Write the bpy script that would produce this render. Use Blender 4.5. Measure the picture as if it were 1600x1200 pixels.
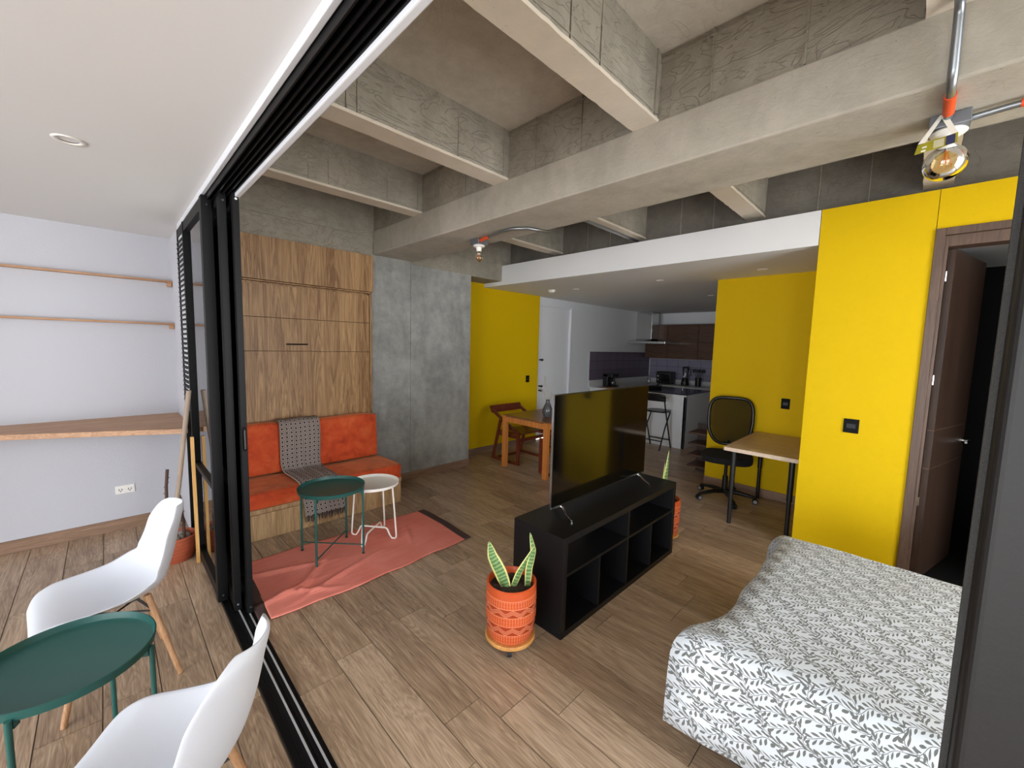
import bpy, math, random
from mathutils import Vector, Matrix, noise as mnoise
random.seed(7)
PI = math.pi
scene = bpy.context.scene
for o in list(bpy.data.objects): bpy.data.objects.remove(o)
C = scene.collection
S = 1.1                      # drawing units -> metres

# ---------------------------------------------------------------- camera
def setup_camera():
    roll, pitch, yaw = 0.02555, 0.09374, 0.78525
    cy, sy, cp, sp, cr, sr = math.cos(yaw), math.sin(yaw), math.cos(pitch), math.sin(pitch), math.cos(roll), math.sin(roll)
    f = Vector((cy*cp, sy*cp, -sp)); rt = Vector((sy, -cy, 0)); up = rt.cross(f)
    r2 = cr*rt + sr*up; u2 = -sr*rt + cr*up
    cam = bpy.data.cameras.new('camera'); co = bpy.data.objects.new('camera', cam); C.objects.link(co)
    cam.sensor_width = 36; cam.lens = 635.1/1600*36; cam.clip_start = 0.02
    m = Matrix((r2, u2, -f)).transposed().to_4x4(); m.translation = Vector((0, 0, 1.5*S))
    co.matrix_world = m; scene.camera = co
setup_camera()

# ---------------------------------------------------------------- daylight: overcast sky through the balcony glazing and an added bed-head window
EXPOSURE = 2.38
def setup_world():
    w = bpy.data.worlds.new('overcast_sky'); scene.world = w; w.use_nodes = True
    nt = w.node_tree; nt.nodes.clear(); N = nt.nodes.new; L = nt.links.new
    tc = N('ShaderNodeTexCoord'); sp = N('ShaderNodeSeparateXYZ'); L(tc.outputs['Generated'], sp.inputs[0])
    r = N('ShaderNodeValToRGB'); mr = N('ShaderNodeMapRange'); mr.inputs[1].default_value = -1; mr.inputs[2].default_value = 1
    L(sp.outputs[2], mr.inputs[0]); L(mr.outputs[0], r.inputs[0])
    e = r.color_ramp.elements
    e[0].position = 0.0; e[0].color = (.80, .80, .79, 1)          # below the horizon, raised to light the ceilings from below
    e[1].position = 1.0; e[1].color = (.93, .97, 1.0, 1)
    a = e.new(.485); a.color = (.90, .91, .93, 1)
    a = e.new(.52); a.color = (.90, .94, 1.0, 1)
    b = N('ShaderNodeBackground'); b.inputs[1].default_value = 2.2; o = N('ShaderNodeOutputWorld')
    L(r.outputs[0], b.inputs[0]); L(b.outputs[0], o.inputs[0])
setup_world()
def portal(loc, rot, sx, sy):
    l = bpy.data.lights.new('window_portal', 'AREA'); l.shape = 'RECTANGLE'; l.size = sx*S; l.size_y = sy*S
    l.cycles.is_portal = True
    o = bpy.data.objects.new('window_portal', l); o.location = Vector(loc)*S; o.rotation_euler = rot; C.objects.link(o)
portal((-3.87, -.1, 1.14), (0, -PI/2, 0), 2.26, 4.6)
portal((1.62, -2.44, 1.42), (-PI/2, 0, 0), 2.0, 2.6)  # portal for the added window at the bed head
vs = scene.view_settings
vs.view_transform = 'Standard'; vs.look = 'None'; vs.gamma = 1; vs.exposure = EXPOSURE; vs.use_curve_mapping = False

# ---------------------------------------------------------------- mesh helpers
class G:
    def __init__(s): s.v = []; s.f = []; s.uv = {}; s.mi = []; s.m = 0
    def _f(s, *idx): s.f.append(tuple(idx)); s.mi.append(s.m)
    def box(s, x0, x1, y0, y1, z0, z1):
        b = len(s.v)
        for z in (z0, z1):
            for x, y in ((x0, y0), (x1, y0), (x1, y1), (x0, y1)): s.v.append((x, y, z))
        for q in ((3, 2, 1, 0), (4, 5, 6, 7), (0, 1, 5, 4), (1, 2, 6, 5), (2, 3, 7, 6), (3, 0, 4, 7)): s._f(*[b+i for i in q])
        return s
    def prism(s, poly, z0, z1, axis='z'):
        b = len(s.v); n = len(poly)
        def P(p, z): return (p[0], p[1], z) if axis == 'z' else ((p[0], z, p[1]) if axis == 'y' else (z, p[0], p[1]))
        for z in (z0, z1):
            for p in poly: s.v.append(P(p, z))
        s._f(*[b+n-1-i for i in range(n)]); s._f(*[b+n+i for i in range(n)])
        for i in range(n): j = (i+1) % n; s._f(b+i, b+j, b+n+j, b+n+i)
        return s
    def cyl(s, p0, p1, r0, r1=None, n=14, caps=True):
        r1 = r0 if r1 is None else r1
        p0, p1 = Vector(p0), Vector(p1); d = (p1-p0).normalized()
        a = d.orthogonal().normalized(); c = d.cross(a); b = len(s.v)
        for p, r in ((p0, r0), (p1, r1)):
            for i in range(n):
                t = 2*PI*i/n; s.v.append(tuple(p + (a*math.cos(t)+c*math.sin(t))*r))
        for i in range(n): j = (i+1) % n; s._f(b+i, b+j, b+n+j, b+n+i)
        if caps: s._f(*[b+n-1-i for i in range(n)]); s._f(*[b+n+i for i in range(n)])
        return s
    def tube(s, pts, r, n=8, closed=False, caps=True):
        P = [Vector(p) for p in pts]; m = len(P); rr = r if isinstance(r, (list, tuple)) else [r]*m
        b = len(s.v); prev = None
        for k in range(m):
            if closed: d = P[(k+1) % m]-P[k-1]
            else: d = P[min(k+1, m-1)]-P[max(k-1, 0)]
            d.normalize()
            if prev is None: a = d.orthogonal().normalized()
            else:
                a = prev-d*prev.dot(d); a = a.normalized() if a.length > 1e-6 else d.orthogonal().normalized()
            prev = a; c = d.cross(a)
            for i in range(n):
                t = 2*PI*i/n; s.v.append(tuple(P[k]+(a*math.cos(t)+c*math.sin(t))*rr[k]))
        for k in range(m if closed else m-1):
            k2 = (k+1) % m
            for i in range(n): j = (i+1) % n; s._f(b+k*n+i, b+k*n+j, b+k2*n+j, b+k2*n+i)
        if caps and not closed:
            s._f(*[b+n-1-i for i in range(n)]); s._f(*[b+(m-1)*n+i for i in range(n)])
        return s
    def grid(s, fn, nu, nv, flip=False):
        """fn(u,v)->(x,y,z) or ((x,y,z),(U,V)); u,v in 0..1"""
        b = len(s.v)
        for j in range(nv+1):
            for i in range(nu+1):
                r = fn(i/nu, j/nv)
                if len(r) == 2: s.uv[len(s.v)] = r[1]; r = r[0]
                else: s.uv[len(s.v)] = (i/nu, j/nv)
                s.v.append(tuple(r))
        for j in range(nv):
            for i in range(nu):
                a = b+j*(nu+1)+i; q = (a, a+1, a+nu+2, a+nu+1)
                s._f(*(q[::-1] if flip else q))
        return s
    def lathe(s, prof, n=28, c=(0, 0, 0), sx=1, sy=1):
        L = [0.0]
        for i in range(1, len(prof)): L.append(L[-1]+math.hypot(prof[i][0]-prof[i-1][0], prof[i][1]-prof[i-1][1]))
        b = len(s.v); m = len(prof)
        for i in range(n+1):
            t = 2*PI*i/n
            for k, (r, z) in enumerate(prof):
                s.uv[len(s.v)] = (i/n, z); s.v.append((c[0]+r*sx*math.cos(t), c[1]+r*sy*math.sin(t), c[2]+z))
        for i in range(n):
            for k in range(m-1):
                a = b+i*m+k; s._f(a, a+m, a+m+1, a+1)
        return s
    def o(s, name, mats, parent=None, smooth=None, bevel=0, seg=2, subsurf=0, solid=0, kind=None, loc=None, rot=None):
        me = bpy.data.meshes.new(name)
        me.from_pydata([tuple(c*S for c in v) for v in s.v], [], s.f)
        mats = mats if isinstance(mats, (list, tuple)) else [mats]
        for m in mats: me.materials.append(M[m] if isinstance(m, str) else m)
        if len(mats) > 1: me.polygons.foreach_set('material_index', s.mi)
        if s.uv:
            ul = me.uv_layers.new(name='UVMap')
            for lp in me.loops: ul.data[lp.index].uv = s.uv.get(lp.vertex_index, (0, 0))
        if smooth:
            me.polygons.foreach_set('use_smooth', [True]*len(me.polygons))
            if smooth is not True: me.set_sharp_from_angle(angle=math.radians(smooth))
        me.validate()
        ob = bpy.data.objects.new(name, me); C.objects.link(ob)
        if parent: ob.parent = parent
        if loc: ob.location = Vector(loc)*S
        if rot: ob.rotation_euler = rot
        if solid: m = ob.modifiers.new('solid', 'SOLIDIFY'); m.thickness = solid*S; m.offset = 0
        if bevel: m = ob.modifiers.new('bevel', 'BEVEL'); m.width = bevel*S; m.segments = seg; m.limit_method = 'ANGLE'; m.angle_limit = math.radians(40)
        if subsurf: m = ob.modifiers.new('sub', 'SUBSURF'); m.levels = subsurf; m.render_levels = subsurf
        if kind: ob['kind'] = kind
        return ob
def box(*a): return G().box(*a)
def inst(src, loc, parent=None, rot=None, scale=None):
    c = src.copy(); C.objects.link(c); c.location = Vector(loc)*S
    if rot is not None: c.rotation_euler = rot
    if scale is not None: c.scale = scale
    c.parent = parent if parent else src.parent
    return c
def thing(name, label, cat, loc=(0, 0, 0), rz=0, group=None):
    o = bpy.data.objects.new(name, None); C.objects.link(o); o.empty_display_size = .1
    o.location = Vector(loc)*S; o.rotation_euler = (0, 0, rz); o['label'] = label; o['category'] = cat
    if group: o['group'] = group
    return o
def tag(o, label, cat, group=None):
    o['label'] = label; o['category'] = cat
    if group: o['group'] = group
    return o
def dup(root, loc, rz, label, group=None):
    r = root.copy(); C.objects.link(r); r.location = Vector(loc)*S; r.rotation_euler = (0, 0, rz); r['label'] = label
    if group: r['group'] = group
    def rec(a, b):
        for ch in list(a.children):
            c = ch.copy(); C.objects.link(c); c.parent = b; rec(ch, c)
    rec(root, r)
    return r
def struct(o, label, kind='structure'):
    o['kind'] = kind; o['label'] = label; return o

# ---------------------------------------------------------------- material helpers
M = {}
def srgb(r, g, b):
    f = lambda c: (c/255/12.92) if c/255 <= .04045 else ((c/255+.055)/1.055)**2.4
    return (f(r), f(g), f(b), 1)
class NB:
    """tiny node builder: math on sockets or floats"""
    def __init__(s, name):
        s.m = bpy.data.materials.new(name); s.m.use_nodes = True; s.nt = s.m.node_tree; s.nt.nodes.clear()
        s.out = s.n('ShaderNodeOutputMaterial'); s.b = s.n('ShaderNodeBsdfPrincipled'); s.l(s.b.outputs[0], s.out.inputs[0]); M[name] = s.m
    def n(s, t, **k):
        x = s.nt.nodes.new(t)
        for a, v in k.items(): setattr(x, a, v)
        return x
    def l(s, a, b): s.nt.links.new(a, b)
    def put(s, v, i):
        if isinstance(v, (int, float)): i.default_value = v
        elif isinstance(v, (tuple, list)): i.default_value = v
        else: s.l(v, i)
    def ma(s, op, a, b=0, c=0):
        x = s.n('ShaderNodeMath', operation=op); s.put(a, x.inputs[0]); s.put(b, x.inputs[1]); s.put(c, x.inputs[2]); return x.outputs[0]
    def noise(s, vec, scale, detail=3, rough=.5, dist=0):
        x = s.n('ShaderNodeTexNoise'); x.inputs['Scale'].default_value = scale; x.inputs['Detail'].default_value = detail
        x.inputs['Roughness'].default_value = rough; x.inputs['Distortion'].default_value = dist
        if vec is not None: s.l(vec, x.inputs['Vector'])
        return x.outputs['Fac']
    def ramp(s, fac, stops):
        x = s.n('ShaderNodeValToRGB'); s.l(fac, x.inputs[0]); e = x.color_ramp.elements
        e[0].position, e[0].color = stops[0]; e[1].position, e[1].color = stops[-1]
        for p, c in stops[1:-1]: q = e.new(p); q.color = c
        return x.outputs[0]
    def mix(s, fac, a, b):
        x = s.n('ShaderNodeMix', data_type='RGBA'); s.put(fac, x.inputs[0]); s.put(a, x.inputs[6]); s.put(b, x.inputs[7]); return x.outputs[2]
    def coord(s, kind='Object', scale=(1, 1, 1), rnd=False, rot=(0, 0, 0)):
        t = s.n('ShaderNodeTexCoord'); mp = s.n('ShaderNodeMapping'); mp.inputs['Scale'].default_value = scale; mp.inputs['Rotation'].default_value = rot
        s.l(t.outputs[kind], mp.inputs['Vector'])
        if rnd:
            oi = s.n('ShaderNodeObjectInfo'); v = s.n('ShaderNodeCombineXYZ')
            s.l(s.ma('MULTIPLY', oi.outputs['Random'], 37), v.inputs[0]); s.l(s.ma('MULTIPLY', oi.outputs['Random'], 91), v.inputs[1]); s.l(s.ma('MULTIPLY', oi.outputs['Random'], 53), v.inputs[2])
            s.l(v.outputs[0], mp.inputs['Location'])
        return mp.outputs[0]
    def xyz(s, vec):
        x = s.n('ShaderNodeSeparateXYZ'); s.l(vec, x.inputs[0]); return x.outputs
    def uv(s):
        t = s.n('ShaderNodeTexCoord'); return s.xyz(t.outputs['UV'])
    def bump(s, h, strength=.3, dist=.01):
        x = s.n('ShaderNodeBump'); x.inputs['Strength'].default_value = strength; x.inputs['Distance'].default_value = dist
        s.l(h, x.inputs['Height']); s.l(x.outputs[0], s.b.inputs['Normal'])
    def p(s, **k):
        nm = dict(col='Base Color', rough='Roughness', metal='Metallic', spec='Specular IOR Level', trans='Transmission Weight', coat='Coat Weight', sheen='Sheen Weight', alpha='Alpha')
        for a, v in k.items(): s.put(v, s.b.inputs[nm[a]])
        return s
def plain(name, col, rough=.5, metal=0, spec=.5, nscale=0, bump=0, var=0, coat=0):
    k = NB(name)
    if var:
        f = k.noise(k.coord(), nscale*.15+2, 4, .6)
        k.p(col=k.mix(f, tuple(c*(1-var) for c in col[:3])+(1,), tuple(min(1, c*(1+var)) for c in col[:3])+(1,)))
    else: k.p(col=col)
    k.p(rough=rough, metal=metal, spec=spec, coat=coat)
    if bump: k.bump(k.noise(k.coord(), nscale, 3, .6), bump, .004)
def wood(name, dark, light, along='z', scale=1.0, rough=.45, rnd=False, contrast=(.3, .7), rings=True):
    k = NB(name); st = {'x': (.8, 13, 13), 'y': (13, .8, 13), 'z': (13, 13, .8)}[along]
    v = k.coord(scale=tuple(a*scale for a in st), rnd=rnd)
    f1 = k.noise(v, 1.3, 5, .6, .9)
    v2 = k.coord(scale=tuple(a*scale*5 for a in st), rnd=rnd); f2 = k.noise(v2, 2.0, 3, .6)
    f = k.ma('ADD', k.ma('MULTIPLY', f1, .62), k.ma('MULTIPLY', f2, .38))
    if rings:
        w = k.ma('PINGPONG', k.ma('MULTIPLY', f1, 9), .5)
        f = k.ma('ADD', k.ma('MULTIPLY', f, .8), k.ma('MULTIPLY', w, .4))
    k.p(col=k.ramp(f, [(contrast[0], dark), (contrast[1], light)]), rough=rough); k.bump(f2, .12, .002)
    return k

# ---------------------------------------------------------------- materials
plain('white_plaster', srgb(190, 191, 197), .85, nscale=55, bump=.35)
plain('white_ceiling', srgb(226, 226, 226), .9, nscale=160, bump=.06)
plain('white_paint', srgb(224, 226, 229), .6)
plain('white_panel', srgb(220, 223, 228), .35)
plain('yellow_paint', srgb(216, 179, 0), .7, spec=.18, nscale=140, bump=.28)
plain('black_alu', srgb(13, 13, 14), .48, spec=.2)
plain('black_alu_soft', srgb(9, 9, 10), .6, spec=.25)
plain('steel_rail', srgb(205, 205, 208), .35, .35)
plain('grey_alu', srgb(28, 27, 26), .5, .1, spec=.3, nscale=120, bump=.05)
plain('brush_seal', srgb(58, 57, 55), .95, nscale=300, bump=.5)
plain('black_paint', srgb(18, 18, 20), .42)
plain('black_plastic', srgb(16, 16, 17), .35)
plain('black_laminate', srgb(9, 9, 12), .45, spec=.35)
plain('switch_black', srgb(18, 18, 19), .7, spec=.15)
plain('seat_fabric', srgb(16, 16, 18), .95, nscale=400, bump=.2)
plain('shell_white', srgb(214, 218, 226), .38, nscale=260, bump=.03)
plain('green_paint', srgb(34, 86, 80), .42)
plain('cream_paint', srgb(246, 243, 234), .4)
plain('chrome', srgb(210, 210, 212), .14, 1)
plain('galvanised', srgb(150, 155, 160), .35, .9, nscale=60, bump=.05)
plain('orange_paint', srgb(214, 74, 24), .5)
plain('box_grey', srgb(120, 124, 130), .45, .6)
plain('porcelain', srgb(236, 234, 228), .3)
plain('soil', srgb(52, 38, 31), .95, nscale=110, bump=1.0, var=.75)
plain('dry_stem', srgb(86, 66, 56), .9, nscale=90, bump=.5, var=.3)
plain('stone', srgb(150, 140, 132), .9, nscale=30, bump=.5, var=.2)
plain('grey_stick', srgb(160, 142, 126), .7, nscale=40, bump=.1, var=.15)
plain('vase_grey', srgb(78, 78, 80), .22, nscale=60, bump=.1, var=.25)
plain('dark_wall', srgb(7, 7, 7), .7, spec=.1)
plain('stainless', srgb(196, 196, 194), .18, 1)
plain('black_stone', srgb(34, 34, 36), .14)
plain('quartz', srgb(214, 214, 214), .3)
plain('grout_light', srgb(170, 160, 146), .9)
plain('grout_dark', srgb(128, 114, 100), .95)
plain('tile_grout', srgb(58, 52, 60), .9)
plain('tile_side', srgb(104, 92, 108), .35, nscale=30, bump=.1, var=.18)
plain('tile_back', srgb(136, 132, 152), .35, nscale=30, bump=.1, var=.15)
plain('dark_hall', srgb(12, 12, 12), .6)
plain('filament', srgb(196, 120, 50), .4)
plain('card_white', srgb(228, 224, 212), .8)
plain('card_olive', srgb(150, 142, 22), .6)
plain('card_blue', srgb(38, 46, 84), .6)
plain('caster_grey', srgb(150, 152, 156), .35)
plain('rubber', srgb(24, 24, 25), .7)
plain('dry_flower', srgb(176, 172, 150), .9)
plain('rug_dark', srgb(78, 58, 54), .95, nscale=200, bump=.4)
plain('mattress_dark', srgb(48, 46, 46), .8)
plain('black_screen', srgb(5, 5, 6), .09, spec=.6)
plain('board_wood', srgb(160, 108, 60), .5)
def m_floor():
    k = NB('floor_tile')
    v = k.coord(scale=(14, 1.1, 1), rnd=True); f1 = k.noise(v, 1.0, 4, .55, 1.2)
    w = k.ma('ABSOLUTE', k.ma('SUBTRACT', k.ma('FRACT', k.ma('MULTIPLY', f1, 9)), .5))
    f2 = k.noise(k.coord(scale=(70, 3.5, 1), rnd=True), 1.5, 3, .6)
    oi = k.n('ShaderNodeObjectInfo'); f3 = k.noise(k.coord(scale=(150, 5, 1), rnd=True), 1.2, 4, .7)
    wm = k.ma('PINGPONG', k.ma('MULTIPLY', k.noise(k.coord(scale=(9, .9, 1), rnd=True), 1.0, 2, .5, 1.8), 13), .5)
    f = k.ma('ADD', k.ma('ADD', k.ma('MULTIPLY', f1, .26), k.ma('MULTIPLY', f2, .30)), k.ma('ADD', k.ma('MULTIPLY', wm, .16), k.ma('ADD', k.ma('MULTIPLY', f3, .26), k.ma('MULTIPLY', oi.outputs['Random'], .10))))
    k.p(col=k.ramp(f, [(.36, srgb(122, 99, 79)), (.50, srgb(168, 143, 118)), (.64, srgb(206, 182, 156))]), rough=.34); k.bump(k.ma('ADD', f2, f3), .12, .002)
m_floor()
wood('oak_laminate', srgb(128, 90, 55), srgb(202, 162, 114), 'z', .55, .5, contrast=(.34, .72))
wood('oak_base', srgb(142, 108, 72), srgb(200, 164, 120), 'z', .9, .5, rnd=True, contrast=(.34, .70))
wood('shelf_wood', srgb(150, 108, 76), srgb(198, 156, 118), 'x', .9, .5, contrast=(.32, .70))
wood('pine', srgb(196, 142, 74), srgb(228, 184, 116), 'z', .9, .5)
wood('pine_disk', srgb(170, 112, 54), srgb(222, 166, 92), 'x', 1.6, .5)
wood('leg_beech', srgb(150, 108, 74), srgb(190, 148, 108), 'z', 1.5, .5)
wood('table_honey', srgb(170, 96, 40), srgb(212, 138, 66), 'z', 1.3, .4)
wood('table_top_wood', srgb(98, 62, 38), srgb(140, 94, 58), 'x', 1.2, .3)
wood('chair_red_wood', srgb(74, 28, 16), srgb(128, 58, 34), 'z', 1.3, .35)
wood('walnut', srgb(40, 28, 21), srgb(72, 51, 38), 'z', .8, .45, contrast=(.3, .75))
wood('walnut_h', srgb(56, 36, 24), srgb(104, 70, 48), 'y', .8, .45, contrast=(.3, .75))
wood('frame_walnut', srgb(72, 53, 42), srgb(108, 83, 67), 'z', .8, .5, contrast=(.3, .75))
wood('baseboard_wood', srgb(112, 86, 68), srgb(160, 130, 106), 'x', .9, .5)
wood('baseboard_y', srgb(112, 86, 68), srgb(160, 130, 106), 'y', .9, .5)
wood('desk_top_wood', srgb(176, 146, 110), srgb(222, 194, 156), 'y', 1.0, .42, contrast=(.34, .70))
wood('desk_edge', srgb(196, 172, 146), srgb(222, 202, 178), 'x', 1.0, .5)

def m_concrete(name, c0, c1, fine=1.0, crease=1.0, drips=0.0):
    k = NB(name); v = k.coord()
    a = k.noise(v, 1.7, 6, .62, .4); b = k.noise(v, 10, 5, .65); d = k.noise(k.coord(scale=(1, 1, .3)), 3.4, 5, .65, .8)
    f = k.ma('ADD', k.ma('ADD', k.ma('MULTIPLY', a, .42), k.ma('MULTIPLY', b, .26)), k.ma('MULTIPLY', d, .32))
    # creases of the crumpled formwork film: thin iso-lines of warped noise at two slants
    lines = None
    for rot in ((.3, .9, .6), (1.1, -.5, -.8)):
        n = k.noise(k.coord(scale=(1.0, 1.0, 2.4), rot=rot), 2.6, 2, .5, 1.6)
        l = k.ma('SUBTRACT', 1, k.ma('MINIMUM', k.ma('MULTIPLY', k.ma('PINGPONG', k.ma('MULTIPLY', n, 5), .5), 14), 1))
        lines = l if lines is None else k.ma('MAXIMUM', lines, l)
    pits = k.ma('GREATER_THAN', k.noise(v, 60, 2, .5), .735)
    base = k.ramp(f, [(.36, c0), (.64, c1)])
    base = k.mix(k.ma('MULTIPLY', lines, .16*crease), base, tuple(c*.6 for c in c0[:3])+(1,))
    k.p(col=k.mix(k.ma('MULTIPLY', pits, .35), base, tuple(c*.4 for c in c0[:3])+(1,)), rough=.88, spec=.3)
    h = k.ma('ADD', k.ma('ADD', k.ma('MULTIPLY', k.noise(v, 42, 4, .7), .5), k.ma('MULTIPLY', b, .8)), k.ma('MULTIPLY', lines, .5*crease))
    k.bump(h, .5*fine, .012)
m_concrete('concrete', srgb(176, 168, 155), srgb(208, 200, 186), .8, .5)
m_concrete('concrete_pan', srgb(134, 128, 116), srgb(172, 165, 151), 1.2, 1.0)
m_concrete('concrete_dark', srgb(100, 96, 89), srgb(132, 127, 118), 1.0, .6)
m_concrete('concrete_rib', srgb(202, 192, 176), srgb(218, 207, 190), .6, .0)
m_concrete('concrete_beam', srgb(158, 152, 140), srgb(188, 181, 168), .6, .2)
m_concrete('concrete_column', srgb(124, 125, 122), srgb(180, 180, 177), .7, .5)

def m_glass(name, tint=(1, 1, 1, 1), rough=0.0, gloss=1.0, ior=1.5):
    k = NB(name); k.nt.nodes.remove(k.b)
    t = k.n('ShaderNodeBsdfTransparent'); t.inputs[0].default_value = tint
    g = k.n('ShaderNodeBsdfGlossy'); g.inputs['Roughness'].default_value = rough; g.inputs[0].default_value = (gloss, gloss, gloss, 1)
    fr = k.n('ShaderNodeFresnel'); fr.inputs[0].default_value = ior
    mx = k.n('ShaderNodeMixShader'); k.l(fr.outputs[0], mx.inputs[0]); k.l(t.outputs[0], mx.inputs[1]); k.l(g.outputs[0], mx.inputs[2]); k.l(mx.outputs[0], k.out.inputs[0])
m_glass('pane_glass', (.96, .98, .97, 1), ior=1.55)
m_glass('bulb_glass', (.97, .88, .64, 1), .02, ior=1.7)
m_glass('clear_glass', (.92, .94, .94, 1), .02)

def m_velvet():
    k = NB('orange_velvet'); v = k.coord(rnd=True)
    a = k.noise(v, 4, 4, .6, .8); b = k.noise(v, 13, 3, .6)
    f = k.ma('ADD', k.ma('MULTIPLY', a, .7), k.ma('MULTIPLY', b, .3))
    k.p(col=k.ramp(f, [(.34, srgb(168, 44, 8)), (.5, srgb(206, 74, 24)), (.68, srgb(222, 104, 54))]), rough=.8, sheen=.6)
    k.b.inputs['Sheen Tint'].default_value = (1, .5, .25, 1)
    k.bump(k.noise(v, 7, 4, .6, .5), .35, .012)
m_velvet()
def m_rug():
    k = NB('rug_salmon'); v = k.coord()
    x, y, z = k.xyz(v)
    w = k.ma('ADD', k.ma('SINE', k.ma('MULTIPLY', x, 900)), k.ma('SINE', k.ma('MULTIPLY', y, 700)))
    a = k.noise(v, 3, 4, .6); st = k.noise(k.coord(scale=(3, 90, 1)), 1, 2)
    f = k.ma('ADD', k.ma('MULTIPLY', a, .5), k.ma('MULTIPLY', st, .5))
    k.p(col=k.ramp(f, [(.3, srgb(236, 124, 107)), (.7, srgb(252, 160, 142))]), rough=.95)
    k.bump(k.ma('ADD', k.ma('MULTIPLY', w, .25), k.noise(v, 160, 2)), .5, .004)
m_rug()
def m_blanket():
    k = NB('blanket_weave'); u, v, _ = k.uv()
    def cell(a, n): return k.ma('ABSOLUTE', k.ma('SUBTRACT', k.ma('FRACT', k.ma('MULTIPLY', a, n)), .5))
    cu = cell(u, 9); cv = cell(v, 30)
    d = k.ma('MAXIMUM', cu, cv)
    sq = k.ma('MULTIPLY', k.ma('GREATER_THAN', d, .22), k.ma('LESS_THAN', d, .34))          # light square outline
    ln = k.ma('GREATER_THAN', d, .455)
    light = k.ma('MAXIMUM', sq, ln)
    n = k.noise(k.coord(), 260, 2)
    k.p(col=k.mix(light, k.mix(n, srgb(40, 33, 33), srgb(72, 60, 58)), srgb(196, 180, 172)), rough=.95)
    k.bump(k.ma('ADD', light, n), .4, .004)
m_blanket()
def m_bedspread():
    k = NB('leaf_print_cotton'); u, v, _ = k.uv()
    t = k.n('ShaderNodeTexCoord')
    wob = k.n('ShaderNodeTexNoise'); wob.inputs['Scale'].default_value = 7; wob.inputs['Detail'].default_value = 1; k.l(t.outputs['UV'], wob.inputs['Vector'])
    wr, wg, wb = k.xyz(wob.outputs['Color'])
    U = k.ma('ADD', u, k.ma('MULTIPLY', k.ma('SUBTRACT', wr, .5), .055)); V = k.ma('ADD', v, k.ma('MULTIPLY', k.ma('SUBTRACT', wg, .5), .055))
    masks = []
    def vine(ang, pitch, step, off, amp, L, Wd, tilt, keep):
        ca, sa = math.cos(ang), math.sin(ang)
        a = k.ma('ADD', k.ma('MULTIPLY', U, ca), k.ma('MULTIPLY', V, sa)); b = k.ma('SUBTRACT', k.ma('MULTIPLY', V, ca), k.ma('MULTIPLY', U, sa))
        a = k.ma('ADD', k.ma('DIVIDE', a, pitch), off); col = k.ma('FLOOR', a)
        sh = k.ma('FRACT', k.ma('MULTIPLY', k.ma('SINE', k.ma('MULTIPLY', col, 12.99)), 43.7))
        b = k.ma('ADD', b, k.ma('MULTIPLY', sh, .2))
        fa = k.ma('MULTIPLY', k.ma('SUBTRACT', k.ma('SUBTRACT', a, col), .5), pitch)
        st = k.ma('MULTIPLY', k.ma('SINE', k.ma('ADD', k.ma('MULTIPLY', b, 2*PI/(step*5)), k.ma('MULTIPLY', sh, 6))), amp)
        dx = k.ma('SUBTRACT', fa, st)
        masks.append(k.ma('LESS_THAN', k.ma('ABSOLUTE', dx), .0008))
        for sgn in (1, -1):
            bb = k.ma('DIVIDE', b, step)
            if sgn < 0: bb = k.ma('ADD', bb, .5)
            row = k.ma('FLOOR', bb); fb = k.ma('MULTIPLY', k.ma('SUBTRACT', k.ma('SUBTRACT', bb, row), .5), step)
            for dyo in (0, step, -step):
                ct, sn = math.cos(tilt), math.sin(tilt)
                ax = k.ma('MULTIPLY', dx, sgn); by = k.ma('ADD', fb, dyo)
                # leaf axis leaves the stem at angle tilt from the stem direction
                al = k.ma('ADD', k.ma('MULTIPLY', ax, sn), k.ma('MULTIPLY', by, ct)); ac = k.ma('SUBTRACT', k.ma('MULTIPLY', ax, ct), k.ma('MULTIPLY', by, sn))
                q = k.ma('DIVIDE', k.ma('SUBTRACT', al, L*.62), L*.5)
                prof = k.ma('MAXIMUM', k.ma('SUBTRACT', 1, k.ma('MULTIPLY', q, q)), 0)
                wd = k.ma('MULTIPLY', k.ma('MULTIPLY', prof, Wd), k.ma('ADD', 1, k.ma('MULTIPLY', q, .35)))
                masks.append(k.ma('LESS_THAN', k.ma('ABSOLUTE', ac), wd))
    vine(.5, .0435, .0160, .0, .006, .0215, .0031, .72, 1)
    vine(-.85, .082, .0170, .3, .009, .0210, .0030, .66, 1)
    m = masks[0]
    for q in masks[1:]: m = k.ma('MAXIMUM', m, q)
    n = k.noise(k.coord(), 350, 2)
    k.p(col=k.mix(m, srgb(210, 216, 221), srgb(104, 106, 104)), rough=.85, sheen=.15)
    k.bump(k.ma('ADD', k.noise(k.coord(), 6, 3, .5), k.ma('MULTIPLY', n, .08)), .25, .02)
m_bedspread()
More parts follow.
